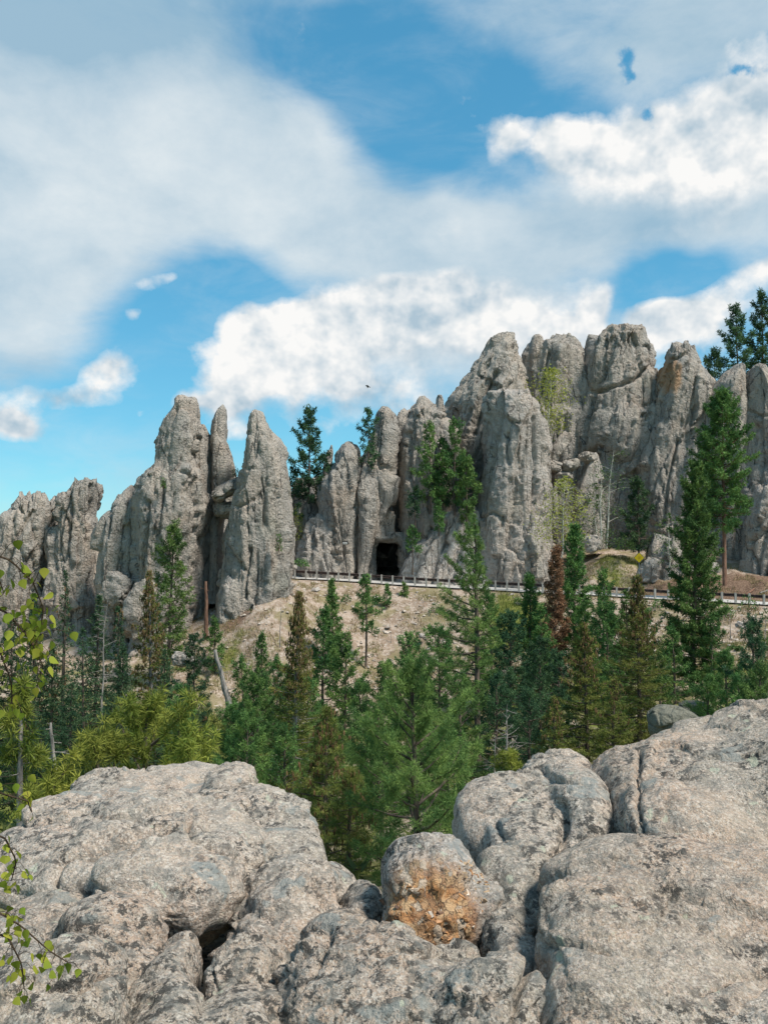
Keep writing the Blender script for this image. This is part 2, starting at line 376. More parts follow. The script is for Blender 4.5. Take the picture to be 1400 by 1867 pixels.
def outcrop_rock(name, pink=0.3, dark=0.3, iron=None, iron_r=0.4, tone=None):
    """coarse granite seen from a few metres: pale crystals, black lichen specks, grey-green and pink zones"""
    m = Mat(name, 0.88, 0.3)
    p = m.pos()
    big = m.noise(p, 1.1, 5, .6, .3)
    c = m.mix(m.step(big, .40, .62), (0.385, 0.340, 0.280), (0.445 + .03 * pink, 0.358 - .016 * pink, 0.285 - .035 * pink))
    c = m.mix(m.step(m.noise(p, .8, 3, .5), .52 - .12 * pink, .66, 0, min(.9, .35 + .45 * pink)), c, (0.49, 0.335, 0.245))
    c = m.mix(m.step(m.noise(p, 6.0, 5, .7), .46, .62, 0, .55), c, (0.33, 0.30, 0.265))
    gr = m.voro(p, 90.0, 'F1', 'Color')
    sp = m.nt.nodes.new('ShaderNodeSeparateColor'); m.L.new(gr, sp.inputs[0])
    gr2 = m.nt.nodes.new('ShaderNodeSeparateColor'); m.L.new(m.voro(p, 190.0, 'F1', 'Color'), gr2.inputs[0])
    c = m.mix(m.step(gr2.outputs[0], .45, .8, 0, .5), c, (0.52, 0.48, 0.43))
    c = m.mix(m.step(gr2.outputs[1], .66, .9, 0, .5), c, (0.13, 0.125, 0.12))
    c = m.mix(m.step(m.noise(p, 14.0, 5, .75), .56, .64, 0, .55), c, (0.60, 0.565, 0.51))
    c = m.mix(m.step(sp.outputs[0], .62, .84, 0, .62), c, (0.60, 0.555, 0.50))                 # feldspar and quartz grains
    c = m.mix(m.step(sp.outputs[1], .74, .92, 0, .5), c, (0.17, 0.155, 0.145))               # mica grains
    c = m.mix(m.step(sp.outputs[2], .80, .95, 0, .4), c, (0.56, 0.43, 0.36))
    zone = m.step(m.noise(p, 1.7, 4, .6, .5), .49 - .20 * dark, .63 - .14 * dark)
    blk = m.math('MULTIPLY', m.step(m.noise(p, 17.0, 6, .8), .50, .56), zone)
    c = m.mix(m.math('MULTIPLY', blk, .92), c, (0.045, 0.045, 0.043))                         # black lichen crumbs
    c = m.mix(m.math('MULTIPLY', m.step(m.noise(p, 11.0, 4, .7), .50, .62), .45 + .25 * dark), c, (0.20, 0.20, 0.185))
    patch = m.math('MULTIPLY', m.step(m.noise(p, 3.1, 3, .55), .615, .66), m.step(m.noise(p, 24.0, 3, .6), .3, .5))
    c = m.mix(m.math('MULTIPLY', patch, .75), c, (0.245, 0.27, 0.265))                        # blue-grey lichen rosettes
    gp = m.math('MULTIPLY', m.step(m.noise(p, 7.7, 3, .6), .66, .70), .7)
    c = m.mix(gp, c, (0.47, 0.50, 0.40))
    if tone: c = m.mix(1.0, c, tone, 'MULTIPLY')
    if iron is not None:
        d = m.nt.nodes.new('ShaderNodeVectorMath'); d.operation = 'DISTANCE'
        m.L.new(m.geo.outputs['Position'], d.inputs[0]); d.inputs[1].default_value = tuple(iron)
        q = m.math('MULTIPLY_ADD', m.noise(p, 6.0, 4, .7), -.9 * iron_r, d.outputs['Value'])
        f = m.step(q, .25 * iron_r, .85 * iron_r, .92, 0)
        ic = m.mix(m.step(m.noise(p, 12, 3, .6), .38, .6), (0.47, 0.215, 0.075), (0.56, 0.36, 0.19))
        sc_ = m.nt.nodes.new('ShaderNodeSeparateColor'); iw = m.nt.nodes.new('ShaderNodeVectorMath'); iw.operation = 'MULTIPLY_ADD'
        inz = m.nt.nodes.new('ShaderNodeTexNoise'); m.L.new(p, inz.inputs['Vector']); inz.inputs['Scale'].default_value = 9.0; inz.inputs['Detail'].default_value = 5
        m.L.new(inz.outputs['Color'], iw.inputs[0]); iw.inputs[1].default_value = (.16, .16, .16); m.L.new(m.pos((1.25, 1, .8)), iw.inputs[2])
        m.L.new(m.voro(iw.outputs[0], 19.0, 'F1', 'Color'), sc_.inputs[0])
        ic = m.mix(m.step(sc_.outputs[0], .45, .95, 0, .7), ic, (0.24, 0.105, 0.045))
        ic = m.mix(m.step(sc_.outputs[1], .74, .9, 0, .75), ic, (0.55, 0.46, 0.36))
        ic = m.mix(m.step(m.voro(iw.outputs[0], 19.0, 'DISTANCE_TO_EDGE'), .01, .07, .75, 0), ic, (0.055, 0.032, 0.02))
        c = m.mix(f, c, ic)
    m.color(c)
    h = m.math('ADD', m.math('MULTIPLY', sp.outputs[0], .10), m.noise(p, 34.0, 5, .7))
    h = m.math('ADD', h, m.math('MULTIPLY', m.noise(p, 9.0, 4, .65), 1.6))
    m.bump(h, 1.0, .03)
    return m.m
def foliage(name, dark, light, trans=0.25, vary=0.25):
    m = Mat(name, 0.75, 0.2)
    t = m.attr('tint')
    c = m.mix(t, dark, light)
    h = m.nt.nodes.new('ShaderNodeHueSaturation')
    m.L.new(c, h.inputs['Color'])
    r = m.objrand()
    m.set(h.inputs['Hue'], m.math('MULTIPLY_ADD', r, -.03, .515)); m.set(h.inputs['Value'], m.math('MULTIPLY_ADD', m.math('FRACT', m.math('MULTIPLY', r, 7.3)), vary * 1.4, 1 - vary * .6))
    m.color(h.outputs[0])
    tr = m.nt.nodes.new('ShaderNodeBsdfTranslucent'); m.L.new(h.outputs[0], tr.inputs[0])
    mx = m.nt.nodes.new('ShaderNodeMixShader'); mx.inputs[0].default_value = trans
    out = [n for n in m.nt.nodes if n.type == 'OUTPUT_MATERIAL'][0]
    m.L.new(m.b.outputs[0], mx.inputs[1]); m.L.new(tr.outputs[0], mx.inputs[2]); m.L.new(mx.outputs[0], out.inputs[0])
    return m.m
def bark(name, a, b, sc=6.0):
    m = Mat(name, 0.95, 0.1)
    n = m.noise(m.pos((1, 1, .25)), sc, 5, .65)
    m.color(m.mix(m.step(n, .35, .62), a, b))
    m.bump(n, .8, .06)
    return m.m
def plain(name, c, rough=.7, metal=0.0, var=0.25, sc=8.0):
    m = Mat(name, rough, .3)
    m.b.inputs['Metallic'].default_value = metal
    n = m.noise(m.pos(), sc, 5, .6)
    m.color(m.mix(m.step(n, .3, .7), tuple(x * (1 - var) for x in c), tuple(min(1, x * (1 + var)) for x in c)))
    m.bump(n, .2, .01)
    return m.m

MT = dict(
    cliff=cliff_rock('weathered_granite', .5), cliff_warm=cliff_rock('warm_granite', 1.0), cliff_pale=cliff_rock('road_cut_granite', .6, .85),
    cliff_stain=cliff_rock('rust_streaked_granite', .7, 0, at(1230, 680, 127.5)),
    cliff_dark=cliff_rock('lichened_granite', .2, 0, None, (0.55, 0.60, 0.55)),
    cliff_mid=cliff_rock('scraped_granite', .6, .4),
    needle=foliage('pine_needles', (0.046, 0.112, 0.036), (0.150, 0.255, 0.066)),
    needle_blue=foliage('dark_pine_needles', (0.024, 0.066, 0.036), (0.080, 0.150, 0.062)),
    needle_yel=foliage('yellow_pine_needles', (0.085, 0.125, 0.018), (0.300, 0.315, 0.060), .3),  # needles that are yellow-green in themselves
    needle_mid=foliage('long_pine_needles', (0.052, 0.125, 0.038), (0.170, 0.270, 0.070), .28),
    spruce=foliage('spruce_needles', (0.028, 0.070, 0.036), (0.085, 0.145, 0.064)),
    spruce_olive=foliage('olive_spruce_needles', (0.056, 0.090, 0.020), (0.205, 0.215, 0.050)),
    rust=foliage('dead_needles', (0.170, 0.080, 0.045), (0.330, 0.180, 0.105), .15),
    aspen=foliage('spring_leaves', (0.180, 0.220, 0.035), (0.400, 0.410, 0.090), .4),
    shrubleaf=foliage('shrub_leaves', (0.040, 0.092, 0.026), (0.120, 0.185, 0.055), .3),
    cone=foliage('spruce_cones', (0.060, 0.034, 0.016), (0.160, 0.105, 0.050), 0),
    bark=bark('pine_bark', (0.055, 0.045, 0.038), (0.150, 0.118, 0.095)),
    bark_red=bark('ponderosa_bark', (0.100, 0.058, 0.042), (0.235, 0.135, 0.095), 4),
    bark_grey=bark('dead_wood', (0.120, 0.110, 0.100), (0.330, 0.300, 0.270), 9),
    bark_white=bark('aspen_bark', (0.300, 0.290, 0.240), (0.640, 0.620, 0.540), 7),
    twig=bark('twig_bark', (0.060, 0.042, 0.030), (0.120, 0.085, 0.055), 40),
)

# ------------------------------------------------------------------ terrain, road
RAIL_PX = [(470, 1046, 121), (535, 1055, 118.5), (590, 1057, 118), (640, 1060, 117), (735, 1067, 115), (830, 1072.5, 113.5), (900, 1076, 112), (990, 1081, 110),
           (1080, 1085, 108), (1200, 1092, 105), (1300, 1097, 102.5), (1400, 1103, 100), (1520, 1111, 97), (1700, 1122, 92)]
RAIL = np.array([at(*q) for q in RAIL_PX])
def along(poly, step):
    seg = np.linalg.norm(np.diff(poly, axis=0), axis=1); s = np.concatenate([[0], np.cumsum(seg)])
    t = np.arange(0, s[-1], step)
    return np.stack([np.interp(t, s, poly[:, k]) for k in range(3)], 1)
ctrl = []
for q in along(RAIL, 4.0):
    ctrl += [tuple(q + (0, -.5, -.12)), tuple(q + (0, 3, -.2)), tuple(q + (0, 8, -.2)), tuple(q + (0, 13, .2))]
for q in [(525, 1072, 104.5), (480, 1108, 101.5), (430, 1140, 100.5), (520, 1115, 101), (405, 1158, 100), (470, 1165, 97), (360, 1185, 99), (540, 1085, 109), (600, 1140, 108), (700, 1225, 100), (700, 1140, 107), (800, 1200, 99), (900, 1200, 97), (960, 1145, 102), (1100, 1185, 92), (1300, 1170, 91),
          (1230, 1240, 80), (1400, 1200, 82), (450, 1280, 95), (600, 1330, 88), (300, 1200, 102), (150, 1200, 106), (0, 1200, 108), (-200, 1190, 110), (300, 1400, 70), (0, 1400, 70),
          (600, 1450, 60), (900, 1420, 55), (1200, 1380, 46), (1400, 1330, 46), (500, 1583, 35), (800, 1560, 35), (1100, 1450, 30), (1400, 1420, 28), (200, 1600, 22), (700, 1620, 22),
          (1100, 1560, 20), (1600, 1450, 20), (1080, 1040, 118), (1110, 1005, 122), (1250, 1055, 116), (1390, 1050, 112), (1330, 1068, 109), (1440, 1060, 108)]:
    ctrl.append(tuple(at(*q)))
ctrl += [(-6, 6, -4.5), (6, 6, -4.2), (0, 12, -5.6), (0, 0, -3.4), (-10, 0, -3.6), (10, 0, -3.4), (0, -15, -3.5), (-30, 20, -9), (30, 20, -6), (-20, 150, -6), (-60, 140, -11), (30, 150, 2), (60, 140, 3), (0, 165, -3),
         (-80, 220, -16), (0, 240, -14), (80, 220, -10), (-90, 60, -16), (90, 60, -6)]
for a in range(0, 360, 30):
    for r, z in ((420, -18), (1200, -20), (3200, -22)):
        ctrl.append((r * math.cos(R(a)), r * math.sin(R(a)) + 50, z))
ctrl = np.array(ctrl); _cx = ctrl[:, :2]
_A = np.linalg.norm(_cx[:, None] - _cx[None], axis=2) - np.eye(len(ctrl)) * 0.8
_wz = np.linalg.solve(np.block([[_A, np.ones((len(ctrl), 1))], [np.ones((1, len(ctrl))), np.zeros((1, 1))]]), np.append(ctrl[:, 2], 0))
def terr(x, y):
    x = np.atleast_1d(np.asarray(x, float)); y = np.atleast_1d(np.asarray(y, float)); out = np.empty(len(x))
    for i in range(0, len(x), 20000):
        q = np.stack([x[i:i + 20000], y[i:i + 20000]], 1)
        out[i:i + 20000] = np.linalg.norm(q[:, None] - _cx[None], axis=2) @ _wz[:-1] + _wz[-1]
    return out
def rail_y(x): return np.interp(x, RAIL[:, 0], RAIL[:, 1])
def rail_z(x): return np.interp(x, RAIL[:, 0], RAIL[:, 2])
def ground_z(x, y):
    x = np.atleast_1d(np.asarray(x, float)); y = np.atleast_1d(np.asarray(y, float))
    z = terr(x, y)
    p = np.stack([x, y, np.zeros_like(x)], 1)
    off = y - rail_y(x)
    rough = np.clip((-off - .6) / 3, 0, 1) + np.clip((off - 8.5) / 3, 0, 1)
    rough = rough * np.clip((y - 5) / 20, .2, 1)
    z = z + rough * (fbm(p / 9, 3) * .5 + fbm(p / 1.6, 3) * .17 - .5 * np.clip(.25 - np.abs(perlin(p / np.array([3.2, 16, 1]) + 4)), 0, 1))
    flat = np.clip((off + .9) / .6, 0, 1) * np.clip((9.0 - off) / 1.0, 0, 1) * ((x > RAIL[0, 0]) & (x < RAIL[-1, 0]))
    return z * (1 - flat) + (rail_z(x) - .14) * flat
def scr(px, py, Y): return at(px, py, Y)[:2]
def bump2(x, y, c, rx, ry):
    return np.exp(-((x - c[0]) / rx) ** 2 - ((y - c[1]) / ry) ** 2)
xs = np.concatenate([-np.geomspace(3000, 75, 22), np.arange(-70, -48, 2.5), np.arange(-48, 50, .55), np.arange(50, 75, 2.5), np.geomspace(78, 3000, 22)])
ys = np.concatenate([-np.geomspace(3000, 20, 18), np.arange(-15, 60, 1.5), np.arange(60, 130, .5), np.arange(130, 180, 3), np.geomspace(185, 6000, 24)])
gx, gy = np.meshgrid(xs, ys); gx = gx.ravel(); gy = gy.ravel()
gz = ground_z(gx, gy)
nx, ny = len(xs), len(ys)
ii, jj = np.meshgrid(np.arange(ny - 1), np.arange(nx - 1), indexing='ij')
gf = np.stack([ii * nx + jj, ii * nx + jj + 1, (ii + 1) * nx + jj + 1, (ii + 1) * nx + jj], -1).reshape(-1, 4)
def grass_w(x, y):
    p = np.stack([x, y, np.zeros_like(x)], 1)
    n = fbm(p / 3.5, 3)
    g = 1.15 * bump2(x, y, scr(935, 1120, 105), 3.4, 5.5) + .7 * bump2(x, y, scr(1120, 1020, 121), 6, 4) + .7 * bump2(x, y, scr(545, 1042, 122), 4, 3) + .5 * bump2(x, y, scr(960, 1170, 98), 6, 5)
    g += .55 * np.clip((96 - y) / 16, 0, 1) + .25 * np.clip(n, 0, 1) + .35 * np.clip((-x - 6) / 10, 0, 1) * np.clip((104 - y) / 5, 0, 1)
    return np.clip(g + .25 * n, 0, 1)
def litter_w(x, y):
    return np.clip(1.3 * bump2(x, y, scr(1390, 1055, 111), 9, 6) + .6 * bump2(x, y, scr(1200, 1062, 116), 9, 4) + .8 * bump2(x, y, scr(430, 1195, 102), 2.5, 3), 0, 1)
gm = Mat('slope_soil', .97, .1)
p = gm.pos()
c = gm.mix(gm.step(gm.noise(p, .7, 6, .65), .38, .62), (0.28, 0.205, 0.150), (0.43, 0.340, 0.270))
c = gm.mix(gm.step(gm.noise(p, 2.8, 5, .7), .5, .64, 0, .6), c, (0.52, 0.46, 0.40))
c = gm.mix(gm.step(gm.noise(p, 1.1, 5, .7), .54, .66, 0, .8), c, (0.150, 0.112, 0.075))
dry = gm.mix(gm.step(gm.noise(p, 4, 5, .7), .35, .65), (0.235, 0.19, 0.095), (0.165, 0.155, 0.062))
c = gm.mix(gm.math('MULTIPLY', gm.step(gm.noise(p, .33, 5, .65), .47, .58), .7), c, dry)
grn = gm.mix(gm.step(gm.noise(p, 3, 5, .7), .35, .65), (0.115, 0.150, 0.030), (0.24, 0.235, 0.07))
ga = gm.attr('grass')
c = gm.mix(gm.step(gm.math('ADD', ga, gm.math('MULTIPLY_ADD', gm.noise(p, 2.2, 5, .7), .9, -.45)), .35, .75), c, grn)
lit = gm.mix(gm.step(gm.noise(p, 5, 5, .7), .35, .65), (0.125, 0.075, 0.052), (0.25, 0.170, 0.120))
c = gm.mix(gm.step(gm.math('ADD', gm.attr('litter'), gm.math('MULTIPLY_ADD', gm.noise(p, 1.6, 5, .7), .8, -.4)), .35, .7), c, lit)
gm.color(c)
gm.bump(gm.noise(p, 3.0, 7, .7), .9, .25)
tag(obj('ground', np.stack([gx, gy, gz], 1), gf, gm.m, attrs=dict(grass=grass_w(gx, gy), litter=litter_w(gx, gy))), kind='structure')

# road: a strip from the rail to the foot of the cliff
rp = along(RAIL, 1.5)
cols = np.linspace(-.35, 8.4, 8)
rv = np.array([[q[0], q[1] + o, q[2] + .02 + .012 * o - .001 * o * o] for q in rp for o in cols])
nr, ncl = len(rp), len(cols)
ii, jj = np.meshgrid(np.arange(nr - 1), np.arange(ncl - 1), indexing='ij')
rf = np.stack([ii * ncl + jj, (ii + 1) * ncl + jj, (ii + 1) * ncl + jj + 1, ii * ncl + jj + 1], -1).reshape(-1, 4)
rm = Mat('worn_asphalt', .9, .25)
p = rm.pos()
rm.color(rm.mix(rm.step(rm.noise(p, .8, 6, .7), .35, .65), (0.36, 0.345, 0.325), (0.50, 0.475, 0.44)))
rm.bump(rm.noise(p, 30, 4, .7), .3, .02)
tag(obj('road', rv, rf, rm.m), kind='structure')

# ------------------------------------------------------------------ guardrail: timber posts, rusted steel beam behind them
gr = empty('guardrail', tuple(RAIL[6]), 'long rusted guardrail on pale timber posts along the road edge', 'guardrail')
wood = Mat('weathered_timber', .9, .15)
wood.color(wood.mix(wood.step(wood.noise(wood.pos((1, 1, .15)), 9, 5, .65), .35, .65), (0.235, 0.22, 0.195), (0.40, 0.385, 0.35)))
wood.bump(wood.noise(wood.pos((1, 1, .1)), 14, 4), .5, .02)
steel = Mat('rusted_steel', .75, .3)
steel.color(steel.mix(steel.step(steel.noise(steel.pos(), 3, 5), .4, .6), (0.030, 0.022, 0.020), (0.075, 0.05, 0.042)))
pm = MB(); pm.box((0, 0, .28), (.21, .22, 1.64)); pm.box((0, 0, 1.113), (.17, .18, .03))
post_me = pm.data('post', wood.m, False)
posts = along(RAIL, 1.42)
rel = np.array(gr.location)
prev = None
bm_prof = np.array([(.0, .33), (-.075, .28), (-.075, .20), (.0, .165), (.0, .135), (-.075, .10), (-.075, .02), (.0, -.03)])
for i, q in enumerate(posts):
    o = bpy.data.objects.new('post', post_me); C.objects.link(o); o.parent = gr
    o.location = tuple(q - rel + (0, 0, random.Random(i).uniform(-.05, .03)))
    rr = random.Random(i + 99); o.rotation_euler = (rr.uniform(-.03, .03), rr.uniform(-.03, .03), rr.uniform(-.1, .1))
    if i % 3 == 0 and i + 3 < len(posts):
        a, b = q, posts[i + 3]
        pr = np.concatenate([bm_prof, bm_prof[::-1] + (.02, 0)])
        lift = .70
        v = np.array([[e[0], e[1] + .21 + .0 + px_, e[2] + lift + pz_] for e in (a, b) for px_, pz_ in pr]) - rel
        n = len(pr)
        f = [[k, (k + 1) % n, n + (k + 1) % n, n + k] for k in range(n)]
        obj('beam', v, f, steel.m, gr, smooth=False)

# ------------------------------------------------------------------ granite towers
def project(v):
    s = v[:, 1] * CP + v[:, 2] * SP
    return np.stack([PW / 2 + FPX * v[:, 0] / s, PH / 2 - FPX * (v[:, 2] * CP - v[:, 1] * SP) / s], 1)
def seg_dist(p, poly):
    best = np.full(len(p), 1e9)
    for a, b in zip(poly[:-1], poly[1:]):
        a = np.array(a, float); b = np.array(b, float); ab = b - a
        t = np.clip(((p - a) @ ab) / (ab @ ab), 0, 1)
        best = np.minimum(best, np.linalg.norm(p - a - t[:, None] * ab, axis=1))
    return best
def tower(name, label, cat, rows, Y, ry, mat, seed, lean=0.0, amp=1.0, res=.2, ex=2.5, cracks=(), group=None, jag=.75, back=1.0, yshift=0.0):
    rows = sorted(rows)
    py = np.array([r[0] for r in rows], float); mid = np.array([(r[1] + r[2]) / 2 for r in rows])
    L = np.array([at(r[1], r[0], Y)[0] for r in rows]); Rr = np.array([at(r[2], r[0], Y)[0] for r in rows]); Z = np.array([at(m_, q, Y)[2] for m_, q in zip(mid, py)])
    h = Z[0] - Z[-1]
    nz = max(8, int(h / res))
    t = np.linspace(0, 1, nz); t = t ** 1.0
    zs = Z[0] - t * h
    xl = np.interp(-zs, -Z, L); xr = np.interp(-zs, -Z, Rr)
    kr = np.random.RandomState(seed * 7 + 1)
    kz = np.cumsum(kr.uniform(.8, 3.2, 60))
    tap = np.clip((xr - xl) / 5, .12, 1)
    xl = xl + np.interp(Z[0] - zs, kz, kr.uniform(-.28, .28, 60)) * tap; xr = xr + np.interp(Z[0] - zs, kz + .7, kr.uniform(-.28, .28, 60)) * tap
    hw = np.maximum((xr - xl) / 2, .05); cx = (xl + xr) / 2
    hwm = hw.max()
    dy = ry * np.clip(hw / hwm, 0, 1) ** .6
    nth = int(min(420, max(24, (2 * hwm + 2 * ry) / res * .95)))
    a = np.arange(nth) / nth * 2 * math.pi
    th = -math.pi / 2 + a - .62 * np.sin(a)
    cs, sn = np.cos(th), np.sin(th)
    ux = np.sign(cs) * np.abs(cs) ** (2 / ex); uy = np.sign(sn) * np.abs(sn) ** (2 / ex)
    x = cx[:, None] + hw[:, None] * ux; y = Y + yshift * t[:, None] + dy[:, None] * uy * np.where(uy > 0, back, 1.0); z = zs[:, None] + 0 * x
    nxn = cs[None] / hw[:, None]; nyn = sn[None] / dy[:, None]; nn = np.sqrt(nxn ** 2 + nyn ** 2)
    N = np.stack([nxn / nn, nyn / nn, 0 * nn + .12], -1).reshape(-1, 3)
    v = np.stack([x, y, z], -1).reshape(-1, 3)
    q = v + seed * 13.7
    q[:, 0] -= lean * v[:, 2]
    wob = np.stack([perlin(q / 3 + 5), perlin(q / 3 + 9), perlin(q / 3 + 31)], 1)
    def sc(sx, sy, sz): return q / np.array([sx, sy, sz])
    f1, f2, cid, tl = worley(sc(2.8, 2.8, 14) + .06 * wob)
    g1, g2, gid, tg = worley(sc(1.15, 1.15, 4.6) + .07 * wob + 40)
    k1, k2, kid, tk = worley(sc(.55, .55, .75) + .2 * wob + 80)
    fade = np.clip(.5 + 1.2 * perlin(sc(4, 4, 6) + 60), .15, 1)                       # some flanks smooth, some broken
    d = .55 * perlin(sc(5, 5, 15)) + .26 * fbm(sc(2.2, 2.2, 10.0), 3) + .34 * _cellv[cid] + .85 * tl - .38 * np.clip(.2 + 1.6 * perlin(sc(5, 5, 9) + 21), 0, 1) * np.exp(-((f2 - f1) / .04) ** 2)
    d += .90 * np.minimum(np.abs(perlin(sc(3.8, 3.8, 32) + .04 * wob + 3)), .5) + .50 * np.minimum(np.abs(perlin(sc(1.6, 1.6, 15) + .04 * wob + 8)), .4) - .34
    d += fade * (.17 * _cellv[gid] + .42 * tg - .14 * np.clip(1.8 * perlin(sc(2.5, 2.5, 5) + 33), 0, 1) * np.exp(-((g2 - g1) / .05) ** 2))
    d += fade * (.05 * _cellv[kid] + .11 * tk) + .10 * fbm(sc(.5, .5, .6), 3)
    d -= .60 * np.clip(.3 + 1.5 * perlin(sc(6, 6, 12) + 77), 0, 1) * np.exp(-(perlin(sc(3.6, 3.6, 26) + .06 * wob) / .026) ** 2)
    d += .09 * fade * fbm(sc(1.1, 1.1, 1.3), 4)
    d -= .42 * np.clip(.15 + 1.7 * perlin(sc(3, 3, 8) + 91), 0, 1) * np.exp(-(perlin(sc(1.5, 1.5, 14) + .05 * wob + 13) / .035) ** 2)
    d -= .30 * np.clip(1.8 * perlin(sc(4, 4, 5) + 51), 0, 1) * np.exp(-(perlin(sc(6, 6, 1.6) + .25 * wob + 57) / .03) ** 2)
    loc = np.repeat(np.clip(np.minimum(hw, dy) / 2.2, .22, 1), nth)
    d = d * amp * loc
    if cracks:
        pp = project(v); front = np.clip(-N[:, 1] * 3, 0, 1)
        for poly, wpx, dep in cracks:
            wig = 1 + .5 * perlin(q / 1.1)
            d -= dep * front * np.exp(-(seg_dist(pp, poly) / (wpx * wig)) ** 2)
    v = v + N * d[:, None]
    top = np.repeat(np.clip(1 - t * h / 3.0, 0, 1), nth)
    v[:, 2] += top * jag * (fbm(q / 1.1, 3) * .8 + 1.0 * _cellv[gid] + .6 * _cellv[kid]) * np.clip(loc * 1.4, 0, 1)
    apex = v[:nth].mean(0) + (0, 0, .12)
    i, j = np.meshgrid(np.arange(nz - 1), np.arange(nth), indexing='ij'); k = (j + 1) % nth
    f = np.stack([i * nth + j, (i + 1) * nth + j, (i + 1) * nth + k, i * nth + k], -1).reshape(-1, 4)
    jj = np.arange(nth); kk = (jj + 1) % nth
    # cap: small rings closing on the apex
    ring2 = apex + (v[:nth] - apex) * .5 + (0, 0, .06)
    n0 = len(v)
    v = np.concatenate([v, ring2, apex[None]])
    f = np.concatenate([f, np.stack([jj, kk, n0 + kk, n0 + jj], -1)])
    me_f = np.concatenate([f, np.stack([n0 + jj, n0 + kk, np.full(nth, n0 + nth), np.full(nth, n0 + nth)], -1)[:0]])
    tri = np.stack([n0 + jj, n0 + kk, np.full(nth, n0 + nth)], -1)
    tri4 = np.array([[n0 + 2 * m_, n0 + (2 * m_ + 1) % nth, n0 + (2 * m_ + 2) % nth, n0 + nth] for m_ in range(nth // 2)])
    if nth % 2: tri4 = np.concatenate([tri4, [[n0 + nth - 1, n0, n0 + nth, n0 + nth]]])[:-1]
    o = obj(name, v, np.concatenate([me_f, tri4]), mat)
    return tag(o, label, cat, group)

G = MT['cliff']; GW = MT['cliff_warm']; GP = MT['cliff_pale']; GM = MT['cliff_mid']
GRP = None
T = lambda *a, **k: tower('rock_tower', *a, **k)
# far left slabs
T('broad weathered slab with a jagged notched crest at the far left end of the spires', 'rock tower',
  [(901, 60, 70), (910, 48, 96), (930, 28, 102), (960, 5, 100), (1000, -8, 98), (1050, -16, 98), (1120, -24, 98), (1210, -30, 98)], 119, 5.0, G, 1, jag=1.1, cracks=[([(60, 930), (30, 985), (15, 1030)], 3, .7)])
T('thin jagged tooth rising from the crest of the far left slab', 'rock tower', [(906, 99, 101), (915, 92, 105), (930, 90, 110), (960, 88, 112)], 121, 1.2, G, 2, jag=.6)
T('upright flat-topped slab with a dark crack on its right, second from the far left', 'rock tower',
  [(880, 158, 178), (884, 134, 181), (892, 121, 179), (905, 112, 177), (930, 106, 174), (960, 103, 171), (980, 100, 170), (1020, 97, 173), (1100, 88, 178), (1210, 84, 180)], 117, 4.0, GW, 3, jag=.8,
  cracks=[([(164, 890), (163, 930), (170, 990)], 3, .9), ([(128, 900), (112, 950), (104, 1010)], 2.5, .5)])
tower('boulder', 'low grey rock wedged between the two left slab groups above the trees', 'boulder', [(1003, 174, 184), (1020, 168, 190), (1060, 160, 200), (1200, 150, 215)], 120, 3, G, 4)
# great left group
T('rounded shoulder with a pointed horn on the left flank of the tallest left spire', 'rock tower',
  [(887, 239, 243), (896, 230, 248), (905, 224, 251), (920, 214, 257), (950, 201, 262), (980, 192, 262), (1010, 185, 260), (1060, 180, 258), (1110, 186, 256), (1210, 182, 256)], 110, 4.2, GW, 5, lean=.1, jag=.4,
  cracks=[([(228, 960), (226, 1010), (222, 1060)], 3, .6), ([(205, 930), (196, 980)], 2, .4)])
T('tallest spire of the left group with a blunt top and a broad cracked flank', 'rock tower',
  [(726, 334, 353), (733, 323, 356), (745, 315, 356), (765, 305, 355), (785, 297, 358), (800, 294, 359), (830, 289, 361), (848, 284, 364), (862, 273, 370), (880, 259, 376), (900, 250, 379), (940, 248, 377), (1000, 250, 368), (1060, 250, 358), (1120, 242, 354), (1210, 238, 352)],
  108, 5.2, G, 6, lean=.12, jag=.5, cracks=[([(355, 800), (350, 850), (340, 880)], 3, .8), ([(296, 880), (293, 935), (290, 975)], 2.5, .8), ([(268, 915), (270, 950), (264, 1010)], 3.5, 1.0), ([(318, 900), (312, 930)], 2.5, .5), ([(355, 880), (368, 935), (362, 990)], 4, .9), ([(330, 860), (350, 872), (372, 880)], 2.5, .5)])
T('slim shoulder peak squeezed between the two highest left spires', 'rock tower', [(778, 369, 373), (788, 363, 378), (800, 359, 381), (850, 352, 386), (900, 352, 386), (960, 348, 382), (1040, 345, 378), (1100, 340, 374), (1200, 338, 372)], 110, 2.6, G, 7, jag=.4)
T('needle-thin finger spire with a rounded tip left of the lone pinnacle', 'rock tower', [(739, 404, 409), (745, 398, 412), (757, 393, 413), (775, 388, 413), (800, 384, 412), (815, 383, 417), (835, 383, 423), (860, 383, 426), (880, 384, 422), (900, 386, 414), (960, 384, 408), (1100, 380, 404)], 111, 2.4, G, 8, jag=.3)
T('shadowed rock wall deep inside the dark cleft', 'rock tower', [(862, 390, 425), (885, 375, 440), (960, 365, 440), (1060, 358, 440), (1200, 350, 440)], 122, 3.0, G, 9)
T('narrow dark buttress standing inside the cleft beside the tallest left spire', 'rock tower', [(930, 366, 386), (960, 362, 390), (1020, 358, 390), (1080, 354, 386), (1200, 350, 382)], 116, 2.0, G, 10)
